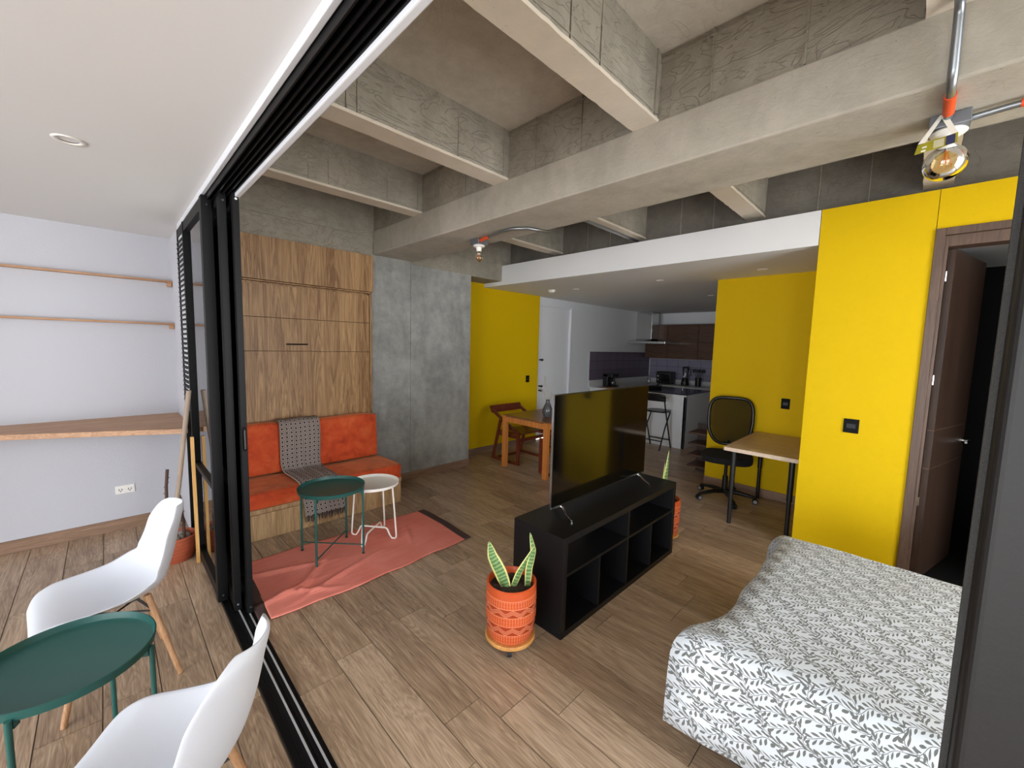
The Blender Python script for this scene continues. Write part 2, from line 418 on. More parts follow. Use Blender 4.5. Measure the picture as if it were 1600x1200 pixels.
def m_pot():
    k = NB('terracotta_carved'); u, v, _ = k.uv()
    # v is height (0..0.27), bands of fine strokes and bands of triple zigzags
    z = k.ma('DIVIDE', v, .27)
    saw = lambda a, n: k.ma('ABSOLUTE', k.ma('SUBTRACT', k.ma('FRACT', k.ma('MULTIPLY', a, n)), .5))
    def band(a, b): return k.ma('MULTIPLY', k.ma('GREATER_THAN', z, a), k.ma('LESS_THAN', z, b))
    stroke = k.ma('GREATER_THAN', saw(k.ma('ADD', u, k.ma('MULTIPLY', saw(z, 34), .012)), 58), .385)
    row = k.ma('GREATER_THAN', saw(z, 17), .10)
    lines = []
    for a, b in ((.06, .20), (.40, .54), (.72, .84)): lines.append(k.ma('MULTIPLY', k.ma('MULTIPLY', stroke, row), band(a, b)))
    zz = k.ma('MULTIPLY', saw(u, 11), .15)
    for c in (.225, .56):
        for d in (0, .03, .06):
            lines.append(k.ma('LESS_THAN', k.ma('ABSOLUTE', k.ma('SUBTRACT', z, k.ma('ADD', zz, c+d))), .0075))
    for c in (.045, .21, .385, .55, .71, .85): lines.append(k.ma('LESS_THAN', k.ma('ABSOLUTE', k.ma('SUBTRACT', z, c)), .007))
    m = lines[0]
    for q in lines[1:]: m = k.ma('MAXIMUM', m, q)
    deep = k.ma('MAXIMUM', band(.215, .38), band(.555, .70))
    n = k.noise(k.coord(), 9, 4, .6)
    base = k.mix(k.ma('MULTIPLY', deep, .85), k.mix(n, srgb(184, 72, 32), srgb(206, 92, 48)), srgb(150, 52, 27))
    k.p(col=k.mix(k.ma('MULTIPLY', m, .8), base, srgb(228, 142, 104)), rough=.24)
    k.bump(k.ma('ADD', k.ma('MULTIPLY', m, -1), k.ma('MULTIPLY', deep, -.8)), .5, .006)
m_pot()
def m_bowl():
    k = NB('clay_bowl'); u, v, _ = k.uv()
    w = k.ma('GREATER_THAN', k.ma('ABSOLUTE', k.ma('SUBTRACT', k.ma('FRACT', k.ma('MULTIPLY', v, 40)), .5)), .42)
    n = k.noise(k.coord(), 20, 4, .6)
    k.p(col=k.mix(k.ma('MULTIPLY', w, .5), k.mix(n, srgb(140, 62, 38), srgb(186, 96, 64)), srgb(110, 52, 36)), rough=.5); k.bump(w, .3, .004)
m_bowl()
def m_leaf():
    k = NB('snake_leaf'); u, v, _ = k.uv()
    e = k.ma('ABSOLUTE', k.ma('SUBTRACT', u, .5))
    nz = k.noise(k.coord(scale=(1, 1, 4)), 26, 3, .6)
    bandf = k.ma('FRACT', k.ma('ADD', k.ma('MULTIPLY', v, 15), k.ma('MULTIPLY', nz, .9)))
    g = k.ramp(bandf, [(.2, srgb(70, 106, 62)), (.55, srgb(140, 168, 104)), (.9, srgb(84, 120, 70))])
    k.p(col=k.mix(k.ma('GREATER_THAN', e, .36), g, srgb(222, 220, 140)), rough=.4)
m_leaf()
plain('leaf_pale', srgb(168, 190, 128), .45, nscale=30, bump=.05, var=.2)
def m_mesh_back():
    k = NB('mesh_weave'); k.nt.nodes.remove(k.b); v = k.coord(scale=(1, 1, 1)); x, y, z = k.xyz(v)
    s = k.ma('LESS_THAN', k.ma('ADD', k.ma('SINE', k.ma('MULTIPLY', y, 1500)), k.ma('SINE', k.ma('MULTIPLY', z, 1500))), -.62)
    d = k.n('ShaderNodeBsdfDiffuse'); d.inputs[0].default_value = (.012, .012, .013, 1); t = k.n('ShaderNodeBsdfTransparent')
    mx = k.n('ShaderNodeMixShader'); k.l(s, mx.inputs[0]); k.l(d.outputs[0], mx.inputs[1]); k.l(t.outputs[0], mx.inputs[2]); k.l(mx.outputs[0], k.out.inputs[0])
m_mesh_back()

# ================================================================ THE ROOM
YL, YR = 4.28, -2.4            # balcony end walls
XW = -3.8                      # balcony facade, set far out of view to even the daylight
# ---- floor: slab plus separate wood-look planks
fl = struct(box(XW, 8.6, YR, YL+.02, -.12, -.004).o('floor', 'grout_dark'), 'wood-look plank floor running from the balcony to the kitchen')
PW, PL, GAP = .1808, .81, .0042
def planks():
    cols = []
    x = .281
    while x > XW+.02: cols.append((max(x-.1785, XW), x, YR, YL)); x -= .1785
    cols.append((.281, .400, YR, YL)); cols.append((.510, .700, YR, 3.88))
    x = .70; k = 0
    while x < 8.57:
        x1 = min(x+PW, 8.57)
        y0 = YR if x < 3.6 else (.6 if x < 4.75 else 1.25)
        y1 = 3.88 if x1 < 3.14 else 4.26
        cols.append((x, x1, y0, y1)); x += PW
    first = {.281: None}
    starts = {0.70: 1.824, 0.8808: 1.21, 1.0616: 1.08, 1.2424: 1.736}
    full = {}; n = 0; far = G()
    for i, (a, b, y0, y1) in enumerate(cols):
        s0 = next((v for kx, v in starts.items() if abs(kx-a) < .01), random.uniform(0, PL))
        if abs(a-.281+.1785) < .01: s0 = 2.867
        if abs(a+.076) < .02: s0 = 2.215
        y = s0-math.ceil((s0-y0)/PL)*PL
        if abs(b-2.33) < .03: b -= .005                       # wider pale joint along this line
        while y < y1-.01:
            c0, c1 = max(y, y0), min(y+PL, y1); y += PL
            if c1-c0 < .02: continue
            w, l = round(b-a-GAP, 4), round(c1-c0-GAP, 3)
            if a > 6.2: far.box(a, a+w, c0, c0+l, -.012, 0); continue
            key = (w, l)
            if key not in full:
                full[key] = box(-w/2, w/2, -l/2, l/2, -.012, 0).o('plank', 'floor_tile', fl, loc=((a+b-GAP)/2, (c0+c1-GAP)/2, 0))
            else: inst(full[key], ((a+b-GAP)/2, (c0+c1-GAP)/2, 0), fl)
            n += 1
    far.o('far_planks', 'floor_tile', fl, kind='stuff')
    box(2.3235, 2.3315, YR, 3.86, -.011, -.001).o('pale_joint', 'grout_light', fl)
planks()

# ---- balcony shell
struct(box(XW-.1, .40, YL, YL+.12, -.1, 2.5).o('wall_left', 'white_plaster'), 'white rough plaster end wall of the balcony behind the shelves')
struct(box(XW-.1, .40, YR-.12, YR, -.1, 2.5).o('wall_balcony', 'white_plaster'), 'white plaster wall at the near end of the balcony')
struct(box(.40, .50, 3.70, YL+.12, -.1, 2.5).o('wall_pier', 'white_plaster'), 'narrow white wall pier between balcony shelves and louvred panel')
cb = G(); cb.box(XW-1.1, .404, YR-.12, YL+.12, 2.272, 2.5); cbo = struct(cb.o('ceiling_balcony', 'white_ceiling'), 'smooth white balcony ceiling')  # unseen overhang past the facade added to cut high sky light
struct(box(XW, .398, YL-.012, YL, 0, .088).o('baseboard_left', 'baseboard_wood', bevel=.002), 'wood-look baseboard along the balcony end wall')
# facade: low sill, mullions (panes slid open behind the photographer)
fw = G(); fw.box(XW-.06, XW, YR, YL, 0, .05); fw.box(XW-.06, XW, YR, YL, 2.23, 2.275)
for y in (YR+.03, -.85, .7, 2.2): fw.box(XW-.06, XW, y-.025, y+.025, .05, 2.23)
struct(box(XW-.1, XW, 2.2, YL+.1, -.1, 2.4).o('wall_facade_added', 'white_plaster'), 'added white plaster facade wall cutting daylight beside the balcony shelves')  # unseen solid bay, added to dim the balcony end wall
struct(fw.o('window_9', 'black_alu'), 'open black framed balcony facade')

# ---- concrete ceiling
XB0, XB1, XF = 1.905, 2.352, 3.80
ZR, ZS, ZB = 2.572, 2.88, 2.355
ce = struct(box(.42, 9.0, YR-.12, YL+.3, ZS, ZS+.15).o('ceiling', 'concrete'), 'raw concrete waffle slab ceiling with ribs and beams')
box(.42, .512, YR-.1, 3.9, 2.272, ZS).o('edge_beam', 'concrete_rib', ce)
bm = box(XB0, XB1, YR-.1, 3.885, ZB, ZR+.006).o('beam', 'concrete_beam', ce, bevel=.008)
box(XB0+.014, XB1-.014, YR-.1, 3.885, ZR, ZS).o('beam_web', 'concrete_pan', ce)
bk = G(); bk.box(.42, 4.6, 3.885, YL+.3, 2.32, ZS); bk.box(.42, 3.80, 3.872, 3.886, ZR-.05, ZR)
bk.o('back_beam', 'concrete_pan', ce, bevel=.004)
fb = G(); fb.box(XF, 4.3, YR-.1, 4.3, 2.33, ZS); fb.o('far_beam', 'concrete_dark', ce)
ribs = [(-1.08, -.945), (-.055, .08), (.972, 1.105), (1.995, 2.13), (3.018, 3.15)]
for a, b in ribs:
    for (x0, x1, far) in ((.55, XB0+.02, 0), (XB1-.02, XF+.01, 1)):
        g = G(); n_ = 40                                             # slightly ragged pale underside strip
        def edge(t, y, sg): return y+sg*.004*mnoise.noise(Vector((t*26, y*9, far)))
        for t0 in range(n_):
            xa, xb = x0+(x1-x0)*t0/n_, x0+(x1-x0)*(t0+1)/n_
            ya0, ya1, yb0, yb1 = edge(t0/n_, a, -1), edge((t0+1)/n_, a, -1), edge(t0/n_, b, 1), edge((t0+1)/n_, b, 1)
            q = len(g.v); zz = ZR+.016
            g.v += [(xa, ya0, ZR), (xb, ya1, ZR), (xb, yb1, ZR), (xa, yb0, ZR), (xa, ya0, zz), (xb, ya1, zz), (xb, yb1, zz), (xa, yb0, zz)]
            for f_ in ((3, 2, 1, 0), (4, 5, 6, 7), (0, 1, 5, 4), (2, 3, 7, 6)): g._f(*[q+i_ for i_ in f_])
        rb = g.o('rib', 'concrete_rib', ce)
        g = G(); g.prism([(a+.009, ZR+.012), (b-.009, ZR+.012), (b-.003, ZS+.01), (a+.003, ZS+.01)], x0, x1, 'x')
        for q in range(3 if not far else 1):                         # pan joints proud of the rib flanks
            xs = random.uniform(x0+.25, x1-.2)
            g.box(xs-.003, xs+.003, a+.001, b-.001, ZR+.02, ZS)
        for zq in (ZR+.040, ZS-.034): g.box(x0, x1, a+.0035, b-.0035, zq-.0025, zq+.0025)
        if not far: g.box(x1-.055, x1-.049, a-.001, b+.001, ZR+.016, ZS)
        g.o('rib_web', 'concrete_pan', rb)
# pan joints on the beam flanks, one or two in each coffer
js = G()
for i in range(len(ribs)-1):
    y0, y1 = ribs[i][1], ribs[i+1][0]
    for x in (XB0+.012, ):
        for t in (.36, .74):
            yy = y0+(y1-y0)*t; js.box(x-.005, x+.004, yy-.003, yy+.003, ZR+.01, ZS)
    for t in (.3, .62):
        yy = y0+(y1-y0)*t; js.box(XF-.005, XF+.004, yy-.003, yy+.003, ZR-.2, ZS)
    js.box(XB0+.004, XB0+.016, y0, y1, ZS-.035, ZS-.027)
js.o('pan_joints', 'concrete_pan', ce)
# ---- back wall: niche behind wall bed, concrete column, far yellow wall, entry door wall
struct(box(.50, 1.88, 3.955, YL+.1, 0, 2.34).o('wall_back', 'concrete_column'), 'concrete wall behind the wooden wall bed')
col = G(); col.box(1.885, 2.324, 3.88, 4.4, 0, 2.36); col.box(2.327, 3.146, 3.88, 4.4, 0, 2.33)
struct(col.o('wall_column', 'concrete_column', bevel=.004), 'wide grey concrete column between wall bed and yellow wall')
G().lathe([(0, -.003), (.012, -.002), (.020, 0)], 9).o('filler_spot', 'white_paint', bpy.data.objects['wall_column'], loc=(2.27, 3.88, .515), rot=(PI/2, .5, 0))
struct(G().box(1.93, 3.158, 3.868, 3.88, 0, .085).box(3.146, 3.158, 3.88, 4.22, 0, .085).o('baseboard_column', 'baseboard_wood', bevel=.002), 'wood-look baseboard at the foot of the concrete column')
struct(box(3.10, 4.79, 4.224, 4.4, 0, 2.36).o('wall_far', 'yellow_paint'), 'yellow painted wall behind the dining chair')
struct(box(3.158, 4.79, 4.212, 4.224, 0, .085).o('baseboard_far', 'baseboard_wood', bevel=.002), 'wood-look baseboard under the far yellow wall')
YK, XK, ZC = 4.26, 8.57, 2.272
g = G(); g.box(4.78, 4.80, YK, YK+.12, 0, ZC); g.box(4.80, 5.66, YK, YK+.12, 2.155, ZC); g.box(5.66, XK+.1, YK, YK+.12, 0, ZC)
struct(g.o('wall_entry', 'white_paint'), 'white wall around the entry door running into the kitchen')
struct(box(XK, XK+.12, 1.15, YK+.1, 0, ZC).o('wall_kitchen', 'white_paint'), 'white kitchen back wall above the cabinets')
struct(box(4.87, XK+.1, 1.13, 1.25, 0, ZC).o('wall_kitchen_side', 'white_paint'), 'white kitchen side wall behind the desk niche')
# kitchen dropped ceiling with its white fascia
so = G(); so.box(3.70, 8.7, .585, 4.30, ZC, 2.33); so.box(3.65, 3.70, .585, 4.225, ZC, 2.515)
struct(so.o('ceiling_kitchen', 'white_ceiling'), 'dropped white ceiling and fascia over desk and kitchen')
# desk-niche wall, near yellow wall with bathroom opening
struct(G().box(4.77, 4.87, .58, 1.63, 0, ZC).o('wall_desk', 'yellow_paint'), 'yellow wall behind the desk and office chair')
struct(box(4.758, 4.77, .58, 1.63, 0, .085).o('baseboard_desk', 'baseboard_y', bevel=.002), 'wood-look baseboard behind the office chair')
g = G(); g.box(3.65, 3.80, .0, .581, 0, 2.515); g.box(3.80, 4.80, .50, .581, 0, ZC+.02); g.box(3.654, 3.80, -.80, -.003, 2.278, 2.515); g.box(3.65, 3.80, YR, -.80, 0, 2.515)
struct(g.o('wall_right', 'yellow_paint'), 'bright yellow wall between desk and bathroom door')
g = G(); g.box(.42, .62, YR-.12, YR, 0, ZS); g.box(2.62, 3.80, YR-.12, YR, 0, ZS); g.box(.62, 2.62, YR-.12, YR, 0, .12); g.box(.62, 2.62, YR-.12, YR, 2.72, ZS)
struct(g.o('wall_near', 'white_paint'), 'white wall with wide added daylight window at the head of the bed')
g = G()
for x in (.64, 1.62, 2.60): g.box(x-.02, x+.02, YR-.08, YR-.04, .12, 2.72)
for z in (.14, 2.70): g.box(.62, 2.62, YR-.08, YR-.04, z-.02, z+.02)
struct(g.o('window_6', 'black_alu'), 'added black framed window for extra daylight at the head of the bed')  # unseen window added to brighten the room
# bathroom shell: dark tiled room
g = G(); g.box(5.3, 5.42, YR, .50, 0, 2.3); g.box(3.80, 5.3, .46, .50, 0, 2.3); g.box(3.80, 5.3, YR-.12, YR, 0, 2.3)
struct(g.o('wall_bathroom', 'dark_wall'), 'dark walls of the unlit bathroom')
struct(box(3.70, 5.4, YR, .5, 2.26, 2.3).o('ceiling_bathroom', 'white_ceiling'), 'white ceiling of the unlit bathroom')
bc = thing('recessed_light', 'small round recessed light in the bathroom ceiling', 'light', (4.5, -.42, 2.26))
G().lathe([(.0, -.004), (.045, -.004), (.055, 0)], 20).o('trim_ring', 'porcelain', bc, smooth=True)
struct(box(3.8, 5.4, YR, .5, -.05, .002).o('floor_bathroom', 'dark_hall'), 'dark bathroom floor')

# ---- bathroom door: frame, leaf swung inward, handle
d2 = struct(thing('door_2', '', 'x', (3.65, -.0, 0)), 'dark walnut bathroom door standing ajar beside the yellow wall'); del d2['category']
g = G(); g.box(-.012, .15, -.045, .0, 0, 2.278); g.box(-.012, .15, -.86, -.045, 2.235, 2.278)
g.o('casing', 'frame_walnut', d2, bevel=.002)
g = G(); g.box(.02, .14, -.062, -.045, 0, 2.235); g.box(.02, .14, -.80, -.062, 2.17, 2.235); g.box(.02, .14, -.86, -.80, 0, 2.235)
g.o('jamb', 'frame_walnut', d2, bevel=.002)
leaf = G()
for a, b in ((.01, .768), (.774, 1.02), (1.026, 2.165)): leaf.box(0, .72, -.018, .018, a, b)
lf = leaf.o('leaf', 'walnut', d2, bevel=.0015, loc=(.10, -.082, 0), rot=(0, 0, math.radians(-14)))
g = G()
for z in (.768, 1.02): g.box(.0, .72, -.0155, .0155, z, z+.006)
g.o('inlay', 'frame_walnut', lf)
h = G(); h.cyl((.66, -.018, .90), (.66, -.062, .90), .011); h.tube([(.66, -.058, .90), (.62, -.062, .90), (.56, -.06, .90)], .008, 10); h.cyl((.66, -.018, .90), (.66, -.026, .90), .024)
h.o('handle', 'chrome', lf, smooth=40)
for z in (.55, 1.35, 2.0):
    G().cyl((.085, -.066, z-.03), (.085, -.066, z+.03), .006, n=8).o('hinge', 'chrome', d2, smooth=40)
hk = thing('towel_hook', 'chrome towel hook on the dark bathroom wall', 'hook', (5.3, -.50, 1.52))
G().cyl((0, 0, 0), (-.05, 0, 0), .008).cyl((-.04, 0, 0), (-.055, 0, 0), .018).o('peg', 'chrome', hk, smooth=40)
G().cyl((0, 0, 0), (-.006, 0, 0), .022).o('rosette', 'chrome', hk, smooth=40)

# ---- entry door in the kitchen corner
d1 = struct(thing('door_1', '', 'x', (4.80, YK, 0)), 'white entry door beside the far yellow wall'); del d1['category']
box(.03, .82, .02, .06, .01, 2.13).o('leaf', 'white_paint', d1, bevel=.002)
g = G(); g.box(.0, .03, -.004, .10, 0, 2.155); g.box(.82, .86, -.022, .10, 0, 2.155); g.box(0, .86, -.004, .10, 2.13, 2.155)
g.o('frame', 'white_panel', d1, bevel=.002)
for z in (1.29, .87, .80):
    k_ = G().cyl((.085, .02, z), (.085, -.03, z), .012).lathe([(0, -.02), (.02, -.014), (.026, 0), (.02, .014), (0, .02)], 14, (.085, -.035, z)).o('knob', 'black_plastic', d1, smooth=40)

# ---- sliding door: floor track, head rail, stacked panels on the left, one panel at right
YD0, YD1 = YR, 3.70
tr = struct(box(.400, .508, YR, 3.69, -.003, .006).o('trim_1', 'black_alu_soft', bevel=.001), 'black floor track of the sliding balcony door')
for x in (.453, .488): box(x-.003, x+.003, YR, 3.69, .006, .013).o('rail', 'steel_rail', tr)
for x in (.402, .428, .470, .506): box(x-.002, x+.002, YR, 3.69, .006, .011).o('lip', 'black_alu', tr)
hd = struct(box(.404, .489, YR, 3.70, 2.245, 2.30).o('trim_2', 'black_alu_soft'), 'black head rail of the sliding balcony door')
for x in (.410, .430, .450, .470, .486): box(x-.0025, x+.0025, YR, 3.70, 2.215, 2.247).o('fin', 'black_alu', hd)
struct(box(.388, .4045, YR, 3.70, 2.242, 2.274).o('trim_3', 'white_panel', bevel=.002), 'white trim strip between balcony ceiling and head rail')
struct(box(.489, .512, YR, 3.86, 2.20, 2.272).o('trim_4', 'white_panel', bevel=.004), 'white trim strip on the room side of the head rail')
def door_panel(n, label, x0, x1, y0, y1, stile, mat='black_alu', z0=.012, z1=2.235, handle=False, mid=None):
    o = struct(thing('window_%d' % n, '', 'x', ((x0+x1)/2, y0, 0)), label); del o['category']
    w = (x1-x0)/2; L = y1-y0
    box(-w, w, 0, stile, z0, z1).o('stile', mat, o, bevel=.002)
    box(-w, w, L-.03, L, z0, z1).o('stile', mat, o, bevel=.002)
    box(-w*.8, w*.8, stile, L-.03, z0, z0+.07).o('bottom_rail', mat, o, bevel=.002)
    box(-w*.8, w*.8, stile, L-.03, z1-.06, z1).o('top_rail', mat, o, bevel=.002)
    if mid: box(-w*.8, w*.8, stile, L-.03, mid-.014, mid+.014).o('middle_rail', mat, o, bevel=.002)
    box(-.003, .003, stile-.005, L-.025, z0+.06, z1-.055).o('glass', 'pane_glass', o)
    if handle:
        G().tube([(0, -.004, .92), (0, -.02, .93), (0, -.02, 1.03), (0, -.004, 1.04)], .006, 8).o('handle', 'black_plastic', o, smooth=40)
    return o
p1 = door_panel(1, 'outermost black framed door panel with glass and louvre', .382, .430, 2.68, 3.42, .055, mid=.66)
p2 = door_panel(2, 'middle black framed sliding glass panel of the stack', .433, .465, 2.53, 3.66, .055)
p3 = door_panel(3, 'innermost black framed sliding glass panel beside the rug', .478, .506, 2.46, 3.66, .040, handle=True)
for o_ in (p1, p2, p3):
    for zz in (.05, 2.19): G().cyl((0, .0, zz), (0, -.004, zz), .006, n=10).o('screw', 'chrome', o_)
# louvred strip beside the outer panel
lv = struct(thing('window_4', '', 'x', (.406, 3.42, 0)), 'tall narrow black louvred panel beside the white pier'); del lv['category']
for a, b in ((0, .014), (.262, .28)): box(-.022, .022, a, b, .012, 2.235).o('stile', 'black_alu', lv, bevel=.002)
for a, b in ((.012, .07), (1.0, 1.05), (2.18, 2.235)): box(-.02, .02, .014, .262, a, b).o('rail', 'black_alu', lv, bevel=.002)
sl = None
for i in range(34):
    z = 1.07+i*.0325
    if sl is None: sl = G().prism([(-.027, -.009), (-.014, .002), (-.014, .007), (-.027, -.002)], .014, .262, 'y').o('slat', 'black_alu', lv, loc=(0, 0, z))
    else: inst(sl, (0, 0, z), lv)
box(-.003, .003, .03, .25, .06, 1.01).o('glass', 'pane_glass', lv)
box(-.014, -.010, .014, .262, 1.05, 2.19).o('backing_panel', 'white_panel', lv)
# near-right panel whose edge stands beside the camera
p5 = struct(thing('window_5', '', 'x', (.484, -.045, 0)), 'dark grey metal edge of the sliding door panel at the right'); del p5['category']
box(-.018, .018, -.12, 0, .012, 2.235).o('stile', 'grey_alu', p5, bevel=.006, seg=4)
box(.012, .018, .0, .004, .012, 2.235).o('brush_strip', 'brush_seal', p5)
for a, b in ((.012, .08), (2.16, 2.235)): box(-.014, .014, -1.45, -.12, a, b).o('rail', 'grey_alu', p5)
box(-.018, .018, -1.53, -1.45, .012, 2.235).o('stile', 'grey_alu', p5)
box(-.003, .003, -1.45, -.12, .07, 2.17).o('glass', 'pane_glass', p5)
#OBJECTS_HERE
# ================================================================ BALCONY THINGS
# ---- wall shelves and built-in counter
for z, xr, lab in ((1.942, .398, 'upper of the two thin wooden wall shelves on the balcony'), (1.610, .399, 'lower of the two thin wooden wall shelves on the balcony')):
    t = thing('wall_shelf', lab, 'shelf', (-.6, YL, z), group='thin wooden balcony shelves')
    box(-1.2, xr+.6, -.055, 0, -.014, 0).o('board', 'shelf_wood', t, bevel=.001)
    box(xr+.6-.030, xr+.6-.003, -.055, 0, -.046, -.014).o('bracket', 'shelf_wood', t, bevel=.001)
t = thing('wall_counter', 'wide wooden counter board fixed along the balcony end wall', 'counter', (-.6, YL, .85))
G().prism([(-1.55, 0), (.998, 0), (.998, -.56), (.972, -.60), (.972, -.785), (.95, -.80), (.12, -.395), (-1.55, -.25)], .0, .034).o('board', 'shelf_wood', t, bevel=.002)
box(-1.55, .99, -.03, 0, -.035, 0).o('batten', 'shelf_wood', t)
t = thing('wall_outlet', 'white double power outlet low on the balcony wall', 'outlet', (.055, YL, .315))
box(-.055, .055, -.008, 0, -.032, .032).o('plate', 'porcelain', t, bevel=.003)
for x in (-.026, .026):
    s_ = G().cyl((x, -.008, 0), (x, -.010, 0), .02, n=16).o('socket', 'porcelain', t, smooth=40)
    G().box(x-.010, x-.006, -.0112, -.009, -.006, .008).box(x+.006, x+.010, -.0112, -.009, -.006, .008).cyl((x, -.009, -.012), (x, -.0112, -.012), .004, n=8).o('slot', 'black_plastic', s_)
t = thing('ceiling_spot', 'round white recessed spotlight in the balcony ceiling', 'light', (-.065, 2.465, 2.272))
G().lathe([(.030, .012), (.032, -.004), (.046, -.006), (.050, -.001)], 28).o('trim_ring', 'porcelain', t, smooth=True)
G().lathe([(0, .004), (.018, .004), (.031, -.002)], 24).o('reflector', 'chrome', t, smooth=True)

# ---- leaning plank, stick, clay bowl with cut stems
t = G(); t.prism([(-.009, 0), (.009, 0), (.009, .028), (-.009, .028)], 0, .85)
tag(t.o('wooden_plank', 'pine', bevel=.001, loc=(.374, 3.295, .0), rot=(math.radians(-2.0), math.radians(0), 0)), 'narrow pine plank standing under the counter end against the glass', 'plank')
t = G().tube([(.245, 3.42, .115), (.30, 3.37, .55), (.366, 3.305, 1.16)], .014, 10)
t.v = [(a-.245, b-3.42, c-.115) for a, b, c in t.v]
tag(t.o('wooden_stick', 'grey_stick', smooth=50, loc=(.245, 3.42, .115)), 'grey broom stick leaning from the clay bowl onto the glass', 'stick')
t = thing('clay_planter', 'round reddish clay bowl with bare thorny stems beside the glass door', 'planter', (.275, 3.46, 0))
G().lathe([(0, .0), (.088, .0), (.104, .03), (.116, .09), (.118, .165), (.110, .17), (.104, .165), (.102, .13), (0, .13)], 32).o('bowl', 'clay_bowl', t, smooth=50)
G().lathe([(0, .142), (.06, .141), (.104, .135)], 20).o('soil', 'soil', t, smooth=True)
def thorny(pts, r):
    g = G(); g.tube(pts, r, 8)
    for i in range(11):
        a = random.random()*6.28; q = i/11*(len(pts)-1); k = int(q); f = q-k; P = Vector(pts[k]).lerp(Vector(pts[min(k+1, len(pts)-1)]), f)
        d = Vector((math.cos(a), math.sin(a), .3)); g.cyl(P+d*r*.6, P+d*(r+.010), .0045, .001, 6)
    return g
thorny([(-.03, .03, .13), (-.034, .05, .35), (-.03, .055, .50), (-.02, .06, .61)], .009).o('stem', 'dry_stem', t, smooth=50)
thorny([(.04, -.03, .13), (.045, -.02, .25), (.028, -.015, .36), (.03, -.01, .44)], .009).o('stem', 'dry_stem', t, smooth=50)
for i in range(7):
    a = i*.95; r = .03+.045*random.random(); q = G().lathe([(0, -.018), (.016, -.012), (.022, 0), (.015, .013), (0, .017)], 8)
    q.o('pebble', 'stone', t, smooth=True, loc=(r*math.cos(a), r*math.sin(a), .15), rot=(random.random(), random.random(), a))

# ---- moulded shell chairs
def shell_chair(label, loc, rz):
    t = thing('shell_chair', label, 'chair', loc, rz, 'white shell chairs on the balcony')
    prof = [(.232, .366), (.205, .392), (.14, .398), (.05, .388), (-.045, .374), (-.118, .386), (-.168, .425), (-.197, .492), (-.218, .57), (-.236, .65), (-.252, .71), (-.258, .738)]
    wid = [.120, .176, .202, .213, .218, .216, .206, .195, .184, .166, .130, .070]
    def fn(u, v):
        q = v*(len(prof)-1); k = min(int(q), len(prof)-2); f = q-k
        def cr(L):
            a0, a1, a2, a3 = L[max(k-1, 0)], L[k], L[k+1], L[min(k+2, len(L)-1)]
            return .5*(2*a1+(a2-a0)*f+(2*a0-5*a1+4*a2-a3)*f*f+(3*a1-a0-3*a2+a3)*f**3)
        x = cr([p[0] for p in prof]); z = cr([p[1] for p in prof]); w = cr(wid)
        s = (u-.5)*2; b = max(0, min(1, (v-.42)/.22)); e = abs(s)**2.4
        seat_up = .030*e*(1-b)*min(1, v*5+.2); wrap = .072*e*b*(1-.5*max(0, (v-.8)/.2)); hip = .062*e*math.exp(-((v-.46)/.16)**2)
        return (x+wrap+hip*.3, w*s, z+seat_up+hip)
    G().grid(fn, 16, 44).o('shell', 'shell_white', t, smooth=True, solid=.007, subsurf=1)
    for sx in (1, -1):
        for sy in (1, -1):
            G().tube([(sx*.095-.01, sy*.085, .375), (sx*.175-.01, sy*.165, .012), (sx*.177-.01, sy*.167, 0)], [.0125, .0105, .010], 12).o('leg', 'leg_beech', t, smooth=50)
            G().cyl((sx*.06-.01, sy*.08, .372), (sx*.112-.01, sy*.10, .30), .005).o('bracket', 'black_paint', t, smooth=50)
    br = G()
    for a, b in (((.112, .10), (-.112, -.10)), ((.112, -.10), (-.112, .10))): br.cyl((a[0]-.01, a[1], .30), (b[0]-.01, b[1], .24 if False else .30), .004)
    for sy in (1, -1): br.cyl((.13, sy*.12, .215), (-.15, sy*.12, .215) , .0035) if False else None
    br.box(-.08, .07, -.085, .085, .366, .373)
    br.o('cross_brace', 'black_paint', t, smooth=50)
    return t
shell_chair('white shell chair facing the shelves beyond the green balcony table', (-.035, 2.375, 0), math.radians(180+6))
shell_chair('white shell chair nearest the camera seen from behind', (.048, 1.295, 0), math.radians(180-36))

# ---- tray tables
def tray_table(name, label, loc, rz, mat, group=None):
    t = thing(name, label, 'table', loc, rz, group)
    H, R = .472, .218
    G().lathe([(0, H-.016), (R-.012, H-.016), (R-.004, H-.012), (R, H+.012), (R-.004, H+.014), (R-.010, H-.007), (R-.02, H-.011), (0, H-.011)], 56).o('tray', mat, t, smooth=40)
    Rl = R-.004
    for i in range(4):
        a = PI/4+i*PI/2; c, s_ = math.cos(a), math.sin(a)
        l = G(); l.cyl((Rl*1.03*c, Rl*1.03*s_, .0), (Rl*1.03*c, Rl*1.03*s_, H-.004), .0075, n=12)
        lo = l.o('leg', mat, t, smooth=40)
        G().cyl((Rl*1.03*c, Rl*1.03*s_, 0), (Rl*1.03*c, Rl*1.03*s_, .008), .0095, n=12).o('foot', 'rubber', lo, smooth=40)
        G().box(-.02, .0, -.008, .008, H-.034, H-.014).o('clip', mat, lo, loc=(Rl*1.0*c, Rl*1.0*s_, 0), rot=(0, 0, a))
    for i in (0, 1):
        a = PI/4+i*PI/2; c, s_ = math.cos(a)*Rl, math.sin(a)*Rl; z = .055+.006*i
        G().box(-Rl, Rl, -.004, .004, z, z+.005).o('cross_bar', mat, t, rot=(0, 0, a))
    return t
tray_table('tray_table', 'dark green round tray table between the white balcony chairs', (-.137, 1.835, 0), math.radians(19), 'green_paint', 'green tray tables')
tray_table('tray_table', 'dark green round tray table on the rug before the sofa', (1.072, 2.825, .014), math.radians(-2), 'green_paint', 'green tray tables')
